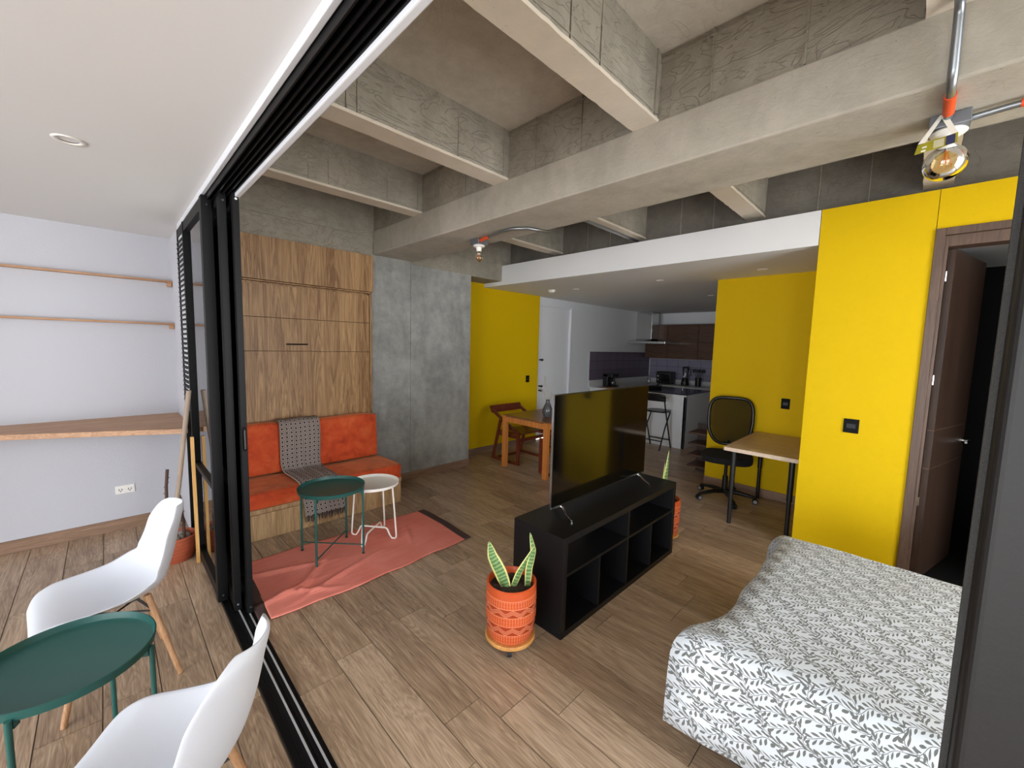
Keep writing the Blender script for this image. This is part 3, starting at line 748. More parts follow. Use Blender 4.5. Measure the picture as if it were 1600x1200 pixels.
t = thing('wire_tray_table', 'white round tray table with bent wire legs on the rug', 'table', (1.388, 2.842, .014), math.radians(-8))
H, R = .428, .186
G().lathe([(0, H-.014), (R-.014, H-.014), (R-.004, H-.010), (R, H+.010), (R-.003, H+.011), (R-.012, H-.005), (R-.022, H-.009), (0, H-.009)], 52).o('tray', 'cream_paint', t, smooth=40)
for i in (0, 1):
    a = PI/4+i*PI/2; d = Vector((math.cos(a), math.sin(a), 0)); zc = .075+.008*i
    def pt(r, z): return tuple(d*r+Vector((0, 0, z)))
    G().tube([pt(.150, H-.014), pt(.152, H-.03), pt(.180, .04), pt(.180, .016), pt(.168, .007), pt(.145, .007), pt(.128, .03), pt(.108, zc-.008), pt(.095, zc), pt(-.095, zc), pt(-.108, zc-.008), pt(-.128, .03), pt(-.145, .007), pt(-.168, .007), pt(-.180, .016), pt(-.180, .04), pt(-.152, H-.03), pt(-.150, H-.014)], .0062, 10).o('wire_leg', 'cream_paint', t, smooth=60)

# ================================================================ WALL BED AND SOFA
t = thing('fold_down_bed', 'tall oak fold-down bed cabinet beside the concrete column', 'wall bed', (1.25, 3.86, 0))
x0, x1 = .52-1.25, 1.878-1.25
g = G(); g.box(x1-.022, x1, .0, .068, 0, 1.97); g.box(x0, x0+.02, .0, .068, 0, 1.97); g.box(x0+.02, x1-.022, .05, .068, 0, 2.30); g.box(x0, x1, .0, .068, 1.975, 1.985)
g.o('carcass', 'oak_laminate', t, bevel=.001)
box(x0, x1+.006, -.022, .018, 1.988, 2.335).o('top_panel', 'oak_laminate', t, bevel=.0015)
for a, b in ((1.687, 1.955), (1.407, 1.683), (.20, 1.403)): box(x0+.024, x1-.026, .004, .048, a, b).o('front_panel', 'oak_laminate', t, bevel=.001)
G().tube([(1.106-1.25, .006, 1.464), (1.106-1.25, -.022, 1.464), (1.27-1.25, -.022, 1.466), (1.27-1.25, .006, 1.466)], .006, 8).o('handle', 'black_plastic', t, smooth=50)
t = thing('storage_bench', 'low oak bench box carrying the orange cushions', 'bench', (1.25, 3.86, 0))
box(x0, 1.922-1.25, -.484, -.024, 0.0, .198).o('box', 'oak_base', t, bevel=.002)
box(x0, 1.926-1.25, -.490, -.024, .203, .238).o('lid', 'oak_base', t, bevel=.003)
def cushion(label, x0, x1, y0, y1, z0, z1, grp, rot=0, puff=.02, name='sofa_cushion', mn=6):
    cx, cy = (x0+x1)/2, (y0+y1)/2; w, d, h = (x1-x0)/2, (y1-y0)/2, (z1-z0)
    g = G(); n = 10
    bmv = {}
    def P(a, b, c):
        # superellipsoid-like puffed box, a,b,c in -1..1
        ex = 1-abs(a)**4*.0; px, py, pz = a*w, b*d, c*h/2
        bulge = (1-a*a)*(1-b*b)
        pz += puff*.5*bulge if c == 1 else 0
        px += (math.copysign(puff*.15*(1-b*b)*(1-c*c), a) if abs(a) == 1 else 0)
        py += (math.copysign(puff*.35*(1-a*a)*(1-c*c), b) if abs(b) == 1 else 0)
        nz = mnoise.noise(Vector((px*5+x0*3, py*5, pz*5+z0*7)))*.007
        return (px+nz*.6, py+nz*.6, pz+h/2+(nz if c > -.9 else 0))
    lin = lambda t: t*2-1
    g.grid(lambda u, v: P(lin(u), lin(v), 1), n, n); g.grid(lambda u, v: P(lin(u), lin(v), -1), n, n, True)
    g.grid(lambda u, v: P(lin(u), -1, lin(v)), n, n); g.grid(lambda u, v: P(lin(u), 1, lin(v)), n, n, True)
    g.grid(lambda u, v: P(-1, lin(u), lin(v)), n, n, True); g.grid(lambda u, v: P(1, lin(u), lin(v)), n, n)
    # weld
    key = {}; mp = []; nv = []
    for v in g.v:
        k = tuple(round(c, 4) for c in v)
        if k not in key: key[k] = len(nv); nv.append(v)
        mp.append(key[k])
    g.v = nv; g.f = [tuple(mp[i] for i in f) for f in g.f]; g.uv = {}
    o = g.o(name, 'orange_velvet', smooth=True, bevel=.018, seg=3, loc=(cx, cy, z0), rot=(rot, 0, 0))
    return tag(o, label, 'cushion', grp)
cushion('orange velvet seat cushion at the concrete column end', 1.247, 1.918, 3.366, 3.828, .2405, .362, 'orange sofa cushions', puff=.03)
cushion('orange velvet seat cushion at the glass door end', .53, 1.228, 3.366, 3.828, .2405, .362, 'orange sofa cushions', puff=.03)
cushion('orange velvet back cushion at the concrete column end', 1.274, 1.858, 3.715, 3.825, .392, .80, 'orange sofa cushions', rot=math.radians(-3), puff=.03)
cushion('orange velvet back cushion at the glass door end', .53, 1.252, 3.715, 3.825, .392, .80, 'orange sofa cushions', rot=math.radians(-3), puff=.03)
# ---- throw blanket draped over back, seat and front
path = [(3.80, .826), (3.735, .830), (3.700, .812), (3.690, .76), (3.686, .66), (3.684, .55), (3.676, .455), (3.655, .415), (3.60, .402), (3.52, .402), (3.44, .398), (3.375, .385), (3.338, .355), (3.330, .30), (3.330, .22), (3.328, .14), (3.328, .105)]
acc = [0]
for i in range(1, len(path)): acc.append(acc[-1]+math.hypot(path[i][0]-path[i-1][0], path[i][1]-path[i-1][1]))
def bl(u, v):
    L = v*acc[-1]; k = 0
    while k < len(path)-2 and acc[k+1] < L: k += 1
    f = (L-acc[k])/(acc[k+1]-acc[k]); y = path[k][0]*(1-f)+path[k+1][0]*f; z = path[k][1]*(1-f)+path[k+1][1]*f
    xa = .985+.075*max(0, (v-.42))/.58*1.0; w = .312+.012*math.sin(v*7)
    x = xa+u*w; rip = .006*math.sin(u*11+v*5)+.004*math.sin(u*23-v*9)
    return ((x-1.15, y-3.6-abs(rip)*.6, z-.1+abs(rip)*.8), (u, v*1.02))
t = thing('throw_blanket', 'dark grey checked throw blanket draped over the orange sofa', 'blanket', (1.15, 3.6, .1))
G().grid(bl, 26, 90).o('cloth', 'blanket_weave', t, smooth=True, solid=.006)
fr = G()
for i in range(46):
    u = i/45; x = 1.06+u*.318-1.15; l = .035+.02*random.random(); j = random.uniform(-.012, .012)
    fr.tube([(x, 3.326-3.6, .108-.1), (x+j*.5, 3.322-3.6, .108-.1-l*.5), (x+j, 3.326-3.6, .108-.1-l)], .0028, 5)
fr.o('fringe', plain('fringe_dark', srgb(70, 60, 58), .95) or 'fringe_dark', t, kind='stuff')

# ---- rug
def rugz(x, y):
    z = .010+.003*mnoise.noise(Vector((x*6, y*6, 3)))
    for (cx, cy, ang, ln, wd, hh) in ((.86, 2.62, .9, .24, .022, .020), (.76, 2.80, -.3, .22, .02, .016), (.98, 2.50, .35, .28, .02, .014), (.66, 2.52, .2, .20, .018, .016), (1.60, 2.72, 1.2, .12, .02, .011), (.80, 2.46, -.5, .18, .018, .012)):
        dx, dy = x-cx, y-cy; a = dx*math.cos(ang)+dy*math.sin(ang); b = -dx*math.sin(ang)+dy*math.cos(ang)
        z += hh*math.exp(-(a/ln)**2-(b/wd)**2)
    return z
def rug_part(xa, xb, name, mat, par, z0=0):
    def fn(u, v):
        x = xa+(xb-xa)*u; y = 2.335+(3.055-2.335)*v
        y += (.016*math.sin(x*4+.6)+.006*math.sin(x*17))*(1-v)+(.008*math.sin(x*9))*v
        xx = x+.014*math.sin(y*5)*(1 if u > .5 or xa > 1 else .6)
        return (xx-1.2, y-2.7, rugz(x, y)+z0)
    return G().grid(fn, max(4, int((xb-xa)*90)), 60).o(name, mat, par, smooth=True, solid=.004)
t = thing('rug', 'salmon woven rug with dark end bands before the sofa', 'rug', (1.2, 2.7, 0))
rug_part(.565, 1.895, 'field', 'rug_salmon', t); rug_part(1.893, 1.955, 'end_band', 'rug_dark', t); rug_part(.512, .567, 'end_band', 'rug_dark', t)

# ================================================================ MEDIA BENCH, TV, PLANTS
t = thing('media_bench', 'black open-shelf media bench carrying the television', 'bench', (1.582, 1.182, 0))
W_, D_, H_ = 1.325, .353, .540; th = .034
box(0, W_, 0, D_, H_-th, H_).o('top', 'black_laminate', t, bevel=.0015)
box(0, W_, 0, D_, 0, th).o('bottom', 'black_laminate', t, bevel=.0015)
for x in (0, W_-th): box(x, x+th, 0.0, D_, th, H_-th).o('side_panel', 'black_laminate', t, bevel=.0015)
box(th, W_-th, .006, D_, .322, .338).o('shelf', 'black_laminate', t, bevel=.001)
box(W_/2-.008, W_/2+.008, .006, D_, .338, H_-th).o('divider', 'black_laminate', t)
for k in (1, 2, 3): box(th+(W_-2*th)*k/4-.008, th+(W_-2*th)*k/4+.008, .006, D_, th, .322).o('divider', 'black_laminate', t)
t = thing('television', 'large flat black television standing on the media bench', 'television', (1.735, 1.40, .540))
TW, TZ0, TZ1 = 1.095, .040, .697
box(0, TW, .0, .012, TZ0, TZ1).o('bezel', 'black_plastic', t, bevel=.001)
box(.006, TW-.006, -.0015, .0, TZ0+.014, TZ1-.006).o('screen', 'black_screen', t)
box(-.0025, .0005, -.001, .013, TZ0, TZ1).o('side_trim', 'chrome', t)
box(.15, TW-.15, .012, .045, TZ0+.02, TZ0+.36).o('rear_housing', 'black_plastic', t, bevel=.01)
for x in (.075, TW-.11):
    g = G(); g.tube([(x+.018, .004, .042), (x+.022, -.012, .030), (x-.004, -.06, .014), (x-.034, -.118, .0055)], [.008, .008, .0065, .005], 8)
    fo = g.o('foot', 'chrome', t, smooth=60)
    G().tube([(x+.018, .006, .042), (x+.04, .05, .022), (x+.06, .095, .0055)], [.008, .007, .005], 8).o('rear_strut', 'black_plastic', fo, smooth=60)
# snake plants in carved pots on wheeled pine coasters
def leafmesh(pts, wid, tw=0.0, cup=.25):
    P = [Vector(p) for p in pts]; n = len(P)-1; side0 = Vector((.72, -.69, 0))
    def fn(u, v):
        q = v*n; k = min(int(q), n-1); f = q-k; p = P[k].lerp(P[k+1], f); d = (P[k+1]-P[k]).normalized()
        s = side0.copy(); s.rotate(Matrix.Rotation(tw*v, 3, 'Z')); s = (s-d*s.dot(d)).normalized(); nn = d.cross(s)
        w = wid*(math.sin(PI*min(1, v*.80+.20))**.75)*(1 if v < .97 else .5)+.001; a = (u-.5)*2
        return (tuple(p+s*a*w+nn*abs(a)**2*w*cup), (u, v))
    return G().grid(fn, 6, 22)
def pot_plant(label, loc, leaves, k=1.0, rz=0):
    t = thing('snake_plant', label, 'plant', loc, rz, 'potted snake plants at the media bench')
    b = .072
    G().lathe([(0, b-.02), (.122*k, b-.02), (.126*k, b-.015), (.126*k, b-.005), (.122*k, b), (0, b)], 40).o('coaster', 'pine_disk', t, smooth=30)
    for i in range(4):
        a = i*PI/2+.75; c, s_ = .085*k*math.cos(a), .085*k*math.sin(a)
        g = G(); g.cyl((c-.008, s_+.008, .021), (c+.008, s_-.008, .021), .021, n=16); g.box(c-.008, c+.008, s_-.008, s_+.008, .03, b-.02)
        g.o('caster', 'rubber', t, smooth=40)
    hh = .27
    G().lathe([(0, 0), (.106*k, 0), (.114*k, .012), (.122*k, .06), (.126*k, .12), (.127*k, .19), (.124*k, hh-.022), (.123*k, hh-.012), (.1235*k, hh-.002), (.117*k, hh+.003), (.110*k, hh-.006), (.108*k, hh-.05), (0, hh-.05)], 64, (0, 0, b)).o('pot', 'terracotta_carved', t, smooth=50)
    so_ = G().grid(lambda u, v: (lambda r, a: (r*math.cos(a), r*math.sin(a), b+hh-.030+.010*mnoise.noise(Vector((r*60*math.cos(a), r*60*math.sin(a), 1)))))(.109*k*v, 2*PI*u), 40, 14)
    so_.o('soil', 'soil', t)
    for pts, w, tw, m_ in leaves: leafmesh([(x, y, z+b+hh-.04) for x, y, z in pts], w, tw).o('leaf', m_, t, smooth=True, solid=.003)
    return t
pot_plant('carved terracotta pot with snake plant in front of the media bench', (1.378, 1.345, 0), [
    ([(-.03, .0, 0), (-.052, .024, .08), (-.085, .052, .17), (-.098, .066, .245)], .029, .25, 'snake_leaf'),
    ([(-.004, -.012, 0), (.018, -.034, .08), (.052, -.062, .16), (.072, -.078, .215)], .016, .9, 'snake_leaf'),
    ([(.052, -.06, 0), (.056, -.064, .10), (.072, -.076, .19), (.058, -.062, .285)], .017, .5, 'snake_leaf')])
pot_plant('carved terracotta pot with one snake plant leaf behind the far bench end', (3.065, 1.335, 0), [
    ([(.05, .0, 0), (.058, .0, .12), (.062, -.01, .26), (.075, -.015, .40)], .024, .3, 'snake_leaf'),
    ([(.03, .02, 0), (.046, .016, .10), (.05, .012, .2), (.055, .01, .30)], .020, .9, 'snake_leaf')], .98, .4)

# ================================================================ BED
t = thing('bed', 'bed under a grey leaf print bedspread in the foreground', 'bed', (2.08, -.5, 0))
BX, BY = 2.08, -.5
g = G(); g.box(-.56, .56, -1.0, .90, .06, .20)
for x in (-.5, .5):
    for y in (-.95, .85): g.box(x-.03, x+.03, y-.03, y+.03, 0, .06)
g.o('base', 'mattress_dark', t, bevel=.01)
box(-.57, .57, -1.02, .915, .20, .455).o('mattress', 'white_panel', t, bevel=.05, seg=4)
def spread():
    # outlines, local to bed, from head near-side round the foot to head far-side
    hx0, hx1, fy = -.575, .60, .965
    top, hem, outn, flr = [], [], [], []
    N1, N2 = 44, 34
    def add(tp, hm, n, fl_=0): top.append(tp); hem.append(hm); outn.append(n); flr.append(fl_)
    for i in range(N1):
        v = i/(N1-1); y = -1.02+v*(1.02+.93)
        fl_ = max(0, (v-.80)/.20)**2
        add((hx0+.03, y-.0*fl_), (hx0-.055-.012*math.sin(v*9)-.045*fl_, y+.13*fl_), (-1, 0), fl_)
    for i in range(1, N2):
        u = i/N2; x = hx0+.03+u*(hx1-hx0-.06)
        c = max(0, 1-u/.16)**2; c2 = max(0, (u-.86)/.14)**2
        add((x, .93), (x-.12*c+.03*c2, .985+.125*c+.08*c2+.008*math.sin(u*20)), (0, 1), max(c, c2))
    for i in range(N1):
        v = 1-i/(N1-1); y = -1.02+v*(1.02+.93); fl_ = max(0, (v-.82)/.18)**2
        add((hx1-.03, y), (hx1+.05-.03*fl_, y+.10*fl_), (1, 0), fl_)
    n = len(top); rings = [(0, 0, .0), (.22, .004, .01), (.45, .016, .03), (.66, .04, .06), (.80, .075, .10), (.88, .13, .16), (.93, .20, .22), (.97, .27, .29), (1.0, .345, .36)]
    g = G(); zt = .478; arc = {}
    for b, dz, dl in rings:
        for (tx, ty), (hx, hy), (nx, ny), fk in zip(top, hem, outn, flr):
            be_ = b**(1-(.78 if tx < 0 else .05)*fk) if b > 0 else 0
            x, y = tx+(hx-tx)*be_, ty+(hy-ty)*be_
            z = zt-dz+.006*mnoise.noise(Vector((x*5, y*5, 2)))*(1-b*.3)
            wv = .006*mnoise.noise(Vector((x*9, y*9, dz*3+5)))*b
            kk = len(g.v); g.v.append((x+wv*(1 if nx else .4), y+wv, z))
            if kk >= len(top): arc[kk] = arc[kk-len(top)]+(Vector(g.v[kk])-Vector(g.v[kk-len(top)])).length
            else: arc[kk] = 0
            g.uv[kk] = (tx+nx*arc[kk], ty+ny*arc[kk])
    R_ = len(rings)
    for r in range(R_-1):
        for i in range(n-1): a = r*n+i; g._f(a, a+1, a+n+1, a+n)
    # top sheet: bridge near and far outlines
    b0 = len(g.v); nu = 34; nv = N1
    for j in range(nv):
        pa = top[j]; pb = top[n-1-j]
        for i in range(nu+1):
            u = i/nu; x = pa[0]*(1-u)+pb[0]*u; y = pa[1]*(1-u)+pb[1]*u
            z = zt+.010*math.sin(PI*u)+.006*mnoise.noise(Vector((x*5, y*5, 2)))+.006*mnoise.noise(Vector((x*2.5, y*2.5, 9)))*math.sin(PI*u)
            g.uv[len(g.v)] = (x, y); g.v.append((x, y, z))
    for j in range(nv-1):
        for i in range(nu): a = b0+j*(nu+1)+i; g._f(a, a+1, a+nu+2, a+nu+1)
    # foot edge of the sheet coincides with the foot outline
    g2 = [b0+(nv-1)*(nu+1)+i for i in range(nu+1)]
    foot = [N1-1+i for i in range(nu+1)]
    for i in range(nu+1):
        if foot[i] < n:
            x, y, z = g.v[foot[i]]; g.v[g2[i]] = (x, y, z); g.uv[g2[i]] = (x, y)
    return g
sp = spread(); so_ = sp.o('bedspread', 'leaf_print_cotton', t, smooth=True, solid=.006)
wl = so_.modifiers.new('weld', 'WELD'); wl.merge_threshold = .0008

# ================================================================ CEILING LAMPS
def bulb_lamp(label, loc, rbulb, zb, flat=1.0, drop=.0):
    t = thing('ceiling_lamp', label, 'lamp', loc)
    box(-.052, .052, -.052, .052, -.045, 0).o('junction_box', 'box_grey', t, bevel=.003)
    G().lathe([(0, -.046), (.046, -.046), (.050, -.052), (.044, -.060), (.024, -.064), (.021, -.095), (0, -.095)], 24).o('lamp_holder', 'porcelain', t, smooth=40)
    b = G(); n = 14; pr = [(.014, zb+rbulb*flat+.028), (.016, zb+rbulb*flat+.004)]
    for i in range(2, n+1): a = PI*i/n; pr.append((rbulb*math.sin(a)+.0005, zb+rbulb*flat*math.cos(a)))
    bo = b.lathe(pr, 32).o('bulb', 'bulb_glass', t, smooth=True)
    G().cyl((0, 0, zb+rbulb*flat), (0, 0, -.09), .0135).o('screw_cap', 'chrome', t, smooth=40)
    fil = G().cyl((0, 0, zb+rbulb*flat+.01), (0, 0, zb), .004)
    for i in range(6): a = i*PI/3; fil.tube([(.004*math.cos(a), .004*math.sin(a), zb+rbulb*.55*flat), (.02*math.cos(a), .02*math.sin(a), zb-rbulb*.25*flat)], .0012, 4)
    fil.o('filament', 'filament', bo)
    return t
t = bulb_lamp('bare bulb lamp with curved conduit on the beam above the sofa', (2.20, 2.62, ZB), .036, -.145)
G().tube([(-.03, -.05, -.022), (-.06, -.22, -.018), (-.085, -.36, -.016), (-.08, -.47, -.016), (-.02, -.56, -.016), (.10, -.60, -.016), (.165, -.60, -.01), (.20, -.57, .08), (.24, -.55, .19), (.34, -.545, .205), (1.58, -.55, .205)], .0105, 10).o('conduit', 'galvanised', t, smooth=60)
G().tube([(-.031, -.055, -.022), (-.052, -.17, -.019)], .0135, 10).o('coupling', 'orange_paint', t, smooth=60)
t = bulb_lamp('large amber globe bulb with hanging paper tag over the bed', (2.19, -.002, ZB), .060, -.155, 1.0)
G().tube([(-.055, .006, -.020), (-.26, .006, -.020), (-.295, .006, -.010), (-.312, .006, .02), (-.318, .007, .17), (-.335, .008, .198), (-.37, .01, .203), (-1.6, .016, .203)], .0125, 12).o('conduit', 'galvanised', t, smooth=60)
G().tube([(-.10, .006, -.020), (-.235, .006, -.020)], .0155, 12).o('coupling', 'orange_paint', t, smooth=60)
G().tube([(-.01, -.05, -.022), (-.02, -.14, -.02), (-.03, -1.5, -.02)], .0105, 10).o('conduit', 'galvanised', t, smooth=60)
G().tube([(-.0235, -.16, -.02), (-.026, -.30, -.02)], .0125, 10).o('coupling', 'orange_paint', t, smooth=60)
tg = thing('paper_tag', 'folded paper tag with olive label hanging over the globe bulb', 'tag', (2.105, .02, 2.312))
# folded card ring: two slanting flaps and a printed front
def quad(pts, name, m, par): return G().grid(lambda u, v: tuple(Vector(pts[0]).lerp(Vector(pts[1]), u).lerp(Vector(pts[3]).lerp(Vector(pts[2]), u), v)), 1, 1).o(name, m, par, solid=.0012)
quad([(0, .035, -.055), (.0, .052, -.055), (.02, .004, .035), (.02, -.008, .035)], 'flap', 'card_white', tg)
quad([(0, -.046, -.046), (.0, -.030, -.046), (.02, .004, .035), (.02, -.012, .035)], 'flap', 'card_white', tg)
quad([(-.008, .058, -.092), (-.008, -.046, -.080), (0, -.046, -.044), (0, .052, -.058)], 'printed_card', 'card_olive', tg)
quad([(-.010, -.018, -.082), (-.010, -.040, -.080), (-.0025, -.040, -.048), (-.0025, -.018, -.050)], 'dark_stripe', 'card_blue', tg)
for a, b in ((.034, -.072), (.036, -.084)): quad([(-.0095, a+.006, b-.004), (-.0095, a-.006, b-.003), (-.007, a-.006, b+.003), (-.007, a+.006, b+.002)], 'mark', 'card_white', tg)
for i in range(5):
    z = -.060-i*.005; quad([(-.0085, .012, z-.0012), (-.0085, -.014, z+.001), (-.008, -.014, z+.0028), (-.008, .012, z+.0006)], 'print_line', 'card_white', tg)

# ---- recessed lights and smoke detector in the kitchen soffit
t = thing('smoke_detector', 'white round smoke detector under the dropped kitchen ceiling', 'detector', (4.37, 3.64, ZC))
G().lathe([(0, -.034), (.03, -.034), (.046, -.022), (.052, 0)], 28).o('body', 'porcelain', t, smooth=40)
for x, y, lb in ((4.47, 3.31, 'recessed ceiling light next to the smoke detector'), (4.45, 2.14, 'recessed ceiling light halfway along the dropped ceiling'), (4.40, 1.115, 'recessed ceiling light above the desk chair'), (6.05, 2.15, 'recessed ceiling light deepest in the kitchen ceiling')):
    q = thing('recessed_light', lb, 'light', (x, y, ZC), group='recessed lights in the dropped ceiling')
    G().lathe([(.028, .002), (.030, -.004), (.044, -.005), (.046, 0)], 24).o('trim_ring', 'porcelain', q, smooth=True)
    G().lathe([(0, -.001), (.029, -.002)], 20).o('lens', 'white_panel', q)

# ---- switches
def switch(label, loc, rz, w, h):
    t = thing('wall_switch', label, 'switch', loc, rz, 'black wall switches on yellow walls')
    box(-w/2, w/2, -.009, 0, -h/2, h/2).o('plate', 'switch_black', t, bevel=.003)
    box(-w*.30, w*.30, -.012, -.008, -h*.16, h*.16).o('rocker', 'black_laminate', t, bevel=.001)
    return t
switch('black wall switch beside the bathroom door', (3.65, .302, 1.005), -PI/2, .084, .098)
switch('black wall switch above the desk', (4.77, .911, .994), -PI/2, .074, .104)
switch('small black wall switch beside the entry door', (4.555, 4.224, 1.002), 0, .074, .105)

# ================================================================ DINING CORNER
t = thing('dining_table', 'small honey wood dining table partly behind the television', 'table', (3.44, 2.87, 0))
TX, TY, TH = .98, .72, .655
box(.004, TX-.004, .004, TY-.004, TH-.022, TH).o('top', 'table_top_wood', t, bevel=.003)
for x in (0, TX-.055):
    for y in (0, TY-.055): box(x, x+.055, y, y+.055, 0, TH-.010).o('leg', 'table_honey', t, bevel=.002)
for y in (.008, TY-.030): box(.055, TX-.055, y, y+.022, TH-.085, TH-.022).o('apron', 'table_honey', t)
for x in (.008, TX-.030): box(x, x+.022, .055, TY-.055, TH-.085, TH-.022).o('apron', 'table_honey', t)
def dining_chair(label, loc, rz):
    # local: faces -y, back at +y
    t = thing('dining_chair', label, 'chair', loc, rz, 'reddish wooden dining chairs')
    for s_ in (-1, 1):
        x = s_*.262; r = .015
        fn = lambda pts, nm: G().prism(pts, x-r, x+r, 'x').o(nm, 'chair_red_wood', t, bevel=.002)
        fn([(.20, 0), (.235, 0), (.10, .54), (.065, .54)], 'rear_leg'); fn([(-.265, 0), (-.225, 0), (-.225, .425), (-.265, .425)], 'front_leg')
        fn([(-.225, .0), (.20, .0), (.20, .032), (-.225, .032)], 'floor_runner')
        fn([(-.225, .385), (-.225, .425), (.235, .665), (.265, .665), (.255, .635)], 'arm')
        fn([(-.225, .335), (.13, .335), (.125, .375), (-.225, .375)], 'seat_rail')
    box(-.245, .245, -.24, .13, .376, .396).o('seat', 'chair_red_wood', t, bevel=.004)
    G().prism([(.215, .615), (.240, .610), (.285, .700), (.262, .705)], -.285, .285, 'x').o('backrest', 'chair_red_wood', t, bevel=.004)
    for y in (-.245, .175): box(-.247, .247, y-.012, y+.012, .0 if y > 0 else .30, .030 if y > 0 else .335).o('cross_rail', 'chair_red_wood', t)
    return t
dining_chair('reddish wooden dining chair against the far yellow wall', (3.868, 3.715, 0), 0)
dining_chair('reddish wooden dining chair mostly hidden behind the television', (3.85, 2.83, 0), PI)
t = thing('vase', 'dark grey bottle vase with dried stems on the dining table', 'vase', (3.735, 3.118, TH))
G().lathe([(0, 0), (.036, 0), (.050, .02), (.062, .06), (.058, .10), (.040, .145), (.024, .175), (.022, .20), (.027, .212), (.022, .210), (.017, .19), (.02, .16), (0, .16)], 32).o('body', 'vase_grey', t, smooth=50)
for k, pts in enumerate(([(0, 0, .17), (-.01, .01, .28), (-.03, .02, .40), (-.035, .03, .50)], [(0, 0, .17), (-.03, .025, .26), (-.06, .05, .33), (-.085, .07, .345)], [(0, 0, .17), (.02, -.02, .24), (.035, -.03, .31)])):
    g = G().tube(pts, .0025, 5)
    for i in range(26):
        q = (.35+.65*i/26)*(len(pts)-1); a = min(int(q), len(pts)-2); P = Vector(pts[a]).lerp(Vector(pts[a+1]), q-a)
        d = Vector((random.uniform(-1, 1), random.uniform(-1, 1), random.uniform(-.2, 1))).normalized()*.013
        g.lathe([(0, -.006), (.005, 0), (0, .006)], 5, tuple(P+d))
    g.o('dried_stem', 'dry_flower', t)

# ================================================================ DESK AND OFFICE CHAIR
t = thing('desk', 'small oak topped desk with black tube legs against the yellow wall', 'desk', (3.745, .59, 0))
DX, DY, DH = 1.005, .545, .680
for k in range(4):
    y = .002+k*(DY-.004)/4; box(.004, DX, y, y+(DY-.004)/4-.0006, DH-.030, DH).o('top_plank', 'desk_top_wood', t)
box(0, .004, 0, DY, DH-.031, DH).o('edge_band', 'desk_edge', t)
box(0, DX, DY-.002, DY+.001, DH-.031, DH).o('edge_band', 'desk_edge', t)
for x in (.06, DX-.06):
    for y in (.055, DY-.065):
        l = G().cyl((x, y, .0), (x, y, .33), .0165, n=16).cyl((x, y, .32), (x, y, DH-.03), .021, n=16).cyl((x, y, DH-.036), (x, y, DH-.03), .045, n=16)
        l.o('leg', 'black_paint', t, smooth=40)
t = thing('office_chair', 'black mesh back swivel chair at the desk', 'chair', (4.40, 1.30, 0), math.radians(180+15))
for i in range(5):
    a = i*2*PI/5+.35; c, s_ = math.cos(a), math.sin(a); R_ = .275
    b = G().tube([(0, 0, .085), (.12*c, .12*s_, .085), (R_*c, R_*s_, .062)], [.026, .022, .015], 8).o('base_arm', 'black_plastic', t, smooth=50)
    g = G()
    for sd in (-1, 1): g.cyl((R_*c-s_*.006*sd, R_*s_+c*.006*sd, .026), (R_*c-s_*.022*sd, R_*s_+c*.022*sd, .026), .026, n=18)
    w = g.o('caster', 'rubber', b, smooth=40)
    g = G()
    for sd in (-1, 1): g.cyl((R_*c-s_*.0221*sd, R_*s_+c*.0221*sd, .026), (R_*c-s_*.0235*sd, R_*s_+c*.0235*sd, .026), .017, n=16)
    g.o('hub_cap', 'caster_grey', b, smooth=40)
    G().cyl((R_*c, R_*s_, .03), (R_*c, R_*s_, .07), .008).o('stem', 'black_plastic', b)
G().cyl((0, 0, .07), (0, 0, .24), .026).cyl((0, 0, .23), (0, 0, .40), .016).o('gas_lift', 'black_plastic', t, smooth=40)
g = G(); n = 36; pts = [(.235*math.copysign(abs(math.cos(2*PI*i/n))**.6, math.cos(2*PI*i/n)), .232*math.copysign(abs(math.sin(2*PI*i/n))**.6, math.sin(2*PI*i/n))) for i in range(n)]
g.prism(pts, .405, .468).o('seat', 'seat_fabric', t, bevel=.02, seg=4, smooth=50)
box(-.10, .08, -.09, .09, .375, .408).o('tilt_mechanism', 'black_plastic', t, bevel=.01)
def back_pt(a, sc=1.0):
    c, s_ = math.cos(a), math.sin(a); y = .205*math.copysign(abs(c)**.45, c); zz = math.copysign(abs(s_)**.5, s_)
    w = 1-.30*max(0, -zz)**2.0
    return Vector((-.235-.03*(1-(y/.205)**2)-.02*zz+.05*0, y*w*sc, .765+.245*zz*sc))
G().tube([tuple(back_pt(2*PI*i/48)) for i in range(48)], .017, 10, closed=True).o('back_frame', 'black_plastic', t, smooth=True)
def mesh_fn(u, v):
    a = 2*PI*u; p = back_pt(a, 1); c = Vector((-.262, 0, .76)); q = c.lerp(p, v*.98); q.x = p.x*v**2+c.x*(1-v**2); return tuple(q)
G().grid(mesh_fn, 48, 8).o('mesh_back', 'mesh_weave', t, smooth=True)
G().tube([(-.04, 0, .388), (-.20, 0, .40), (-.262, 0, .45), (-.27, 0, .56)], [.022, .02, .018, .014], 8).o('back_bracket', 'black_plastic', t, smooth=50)

# ================================================================ KITCHEN
ZK = .788
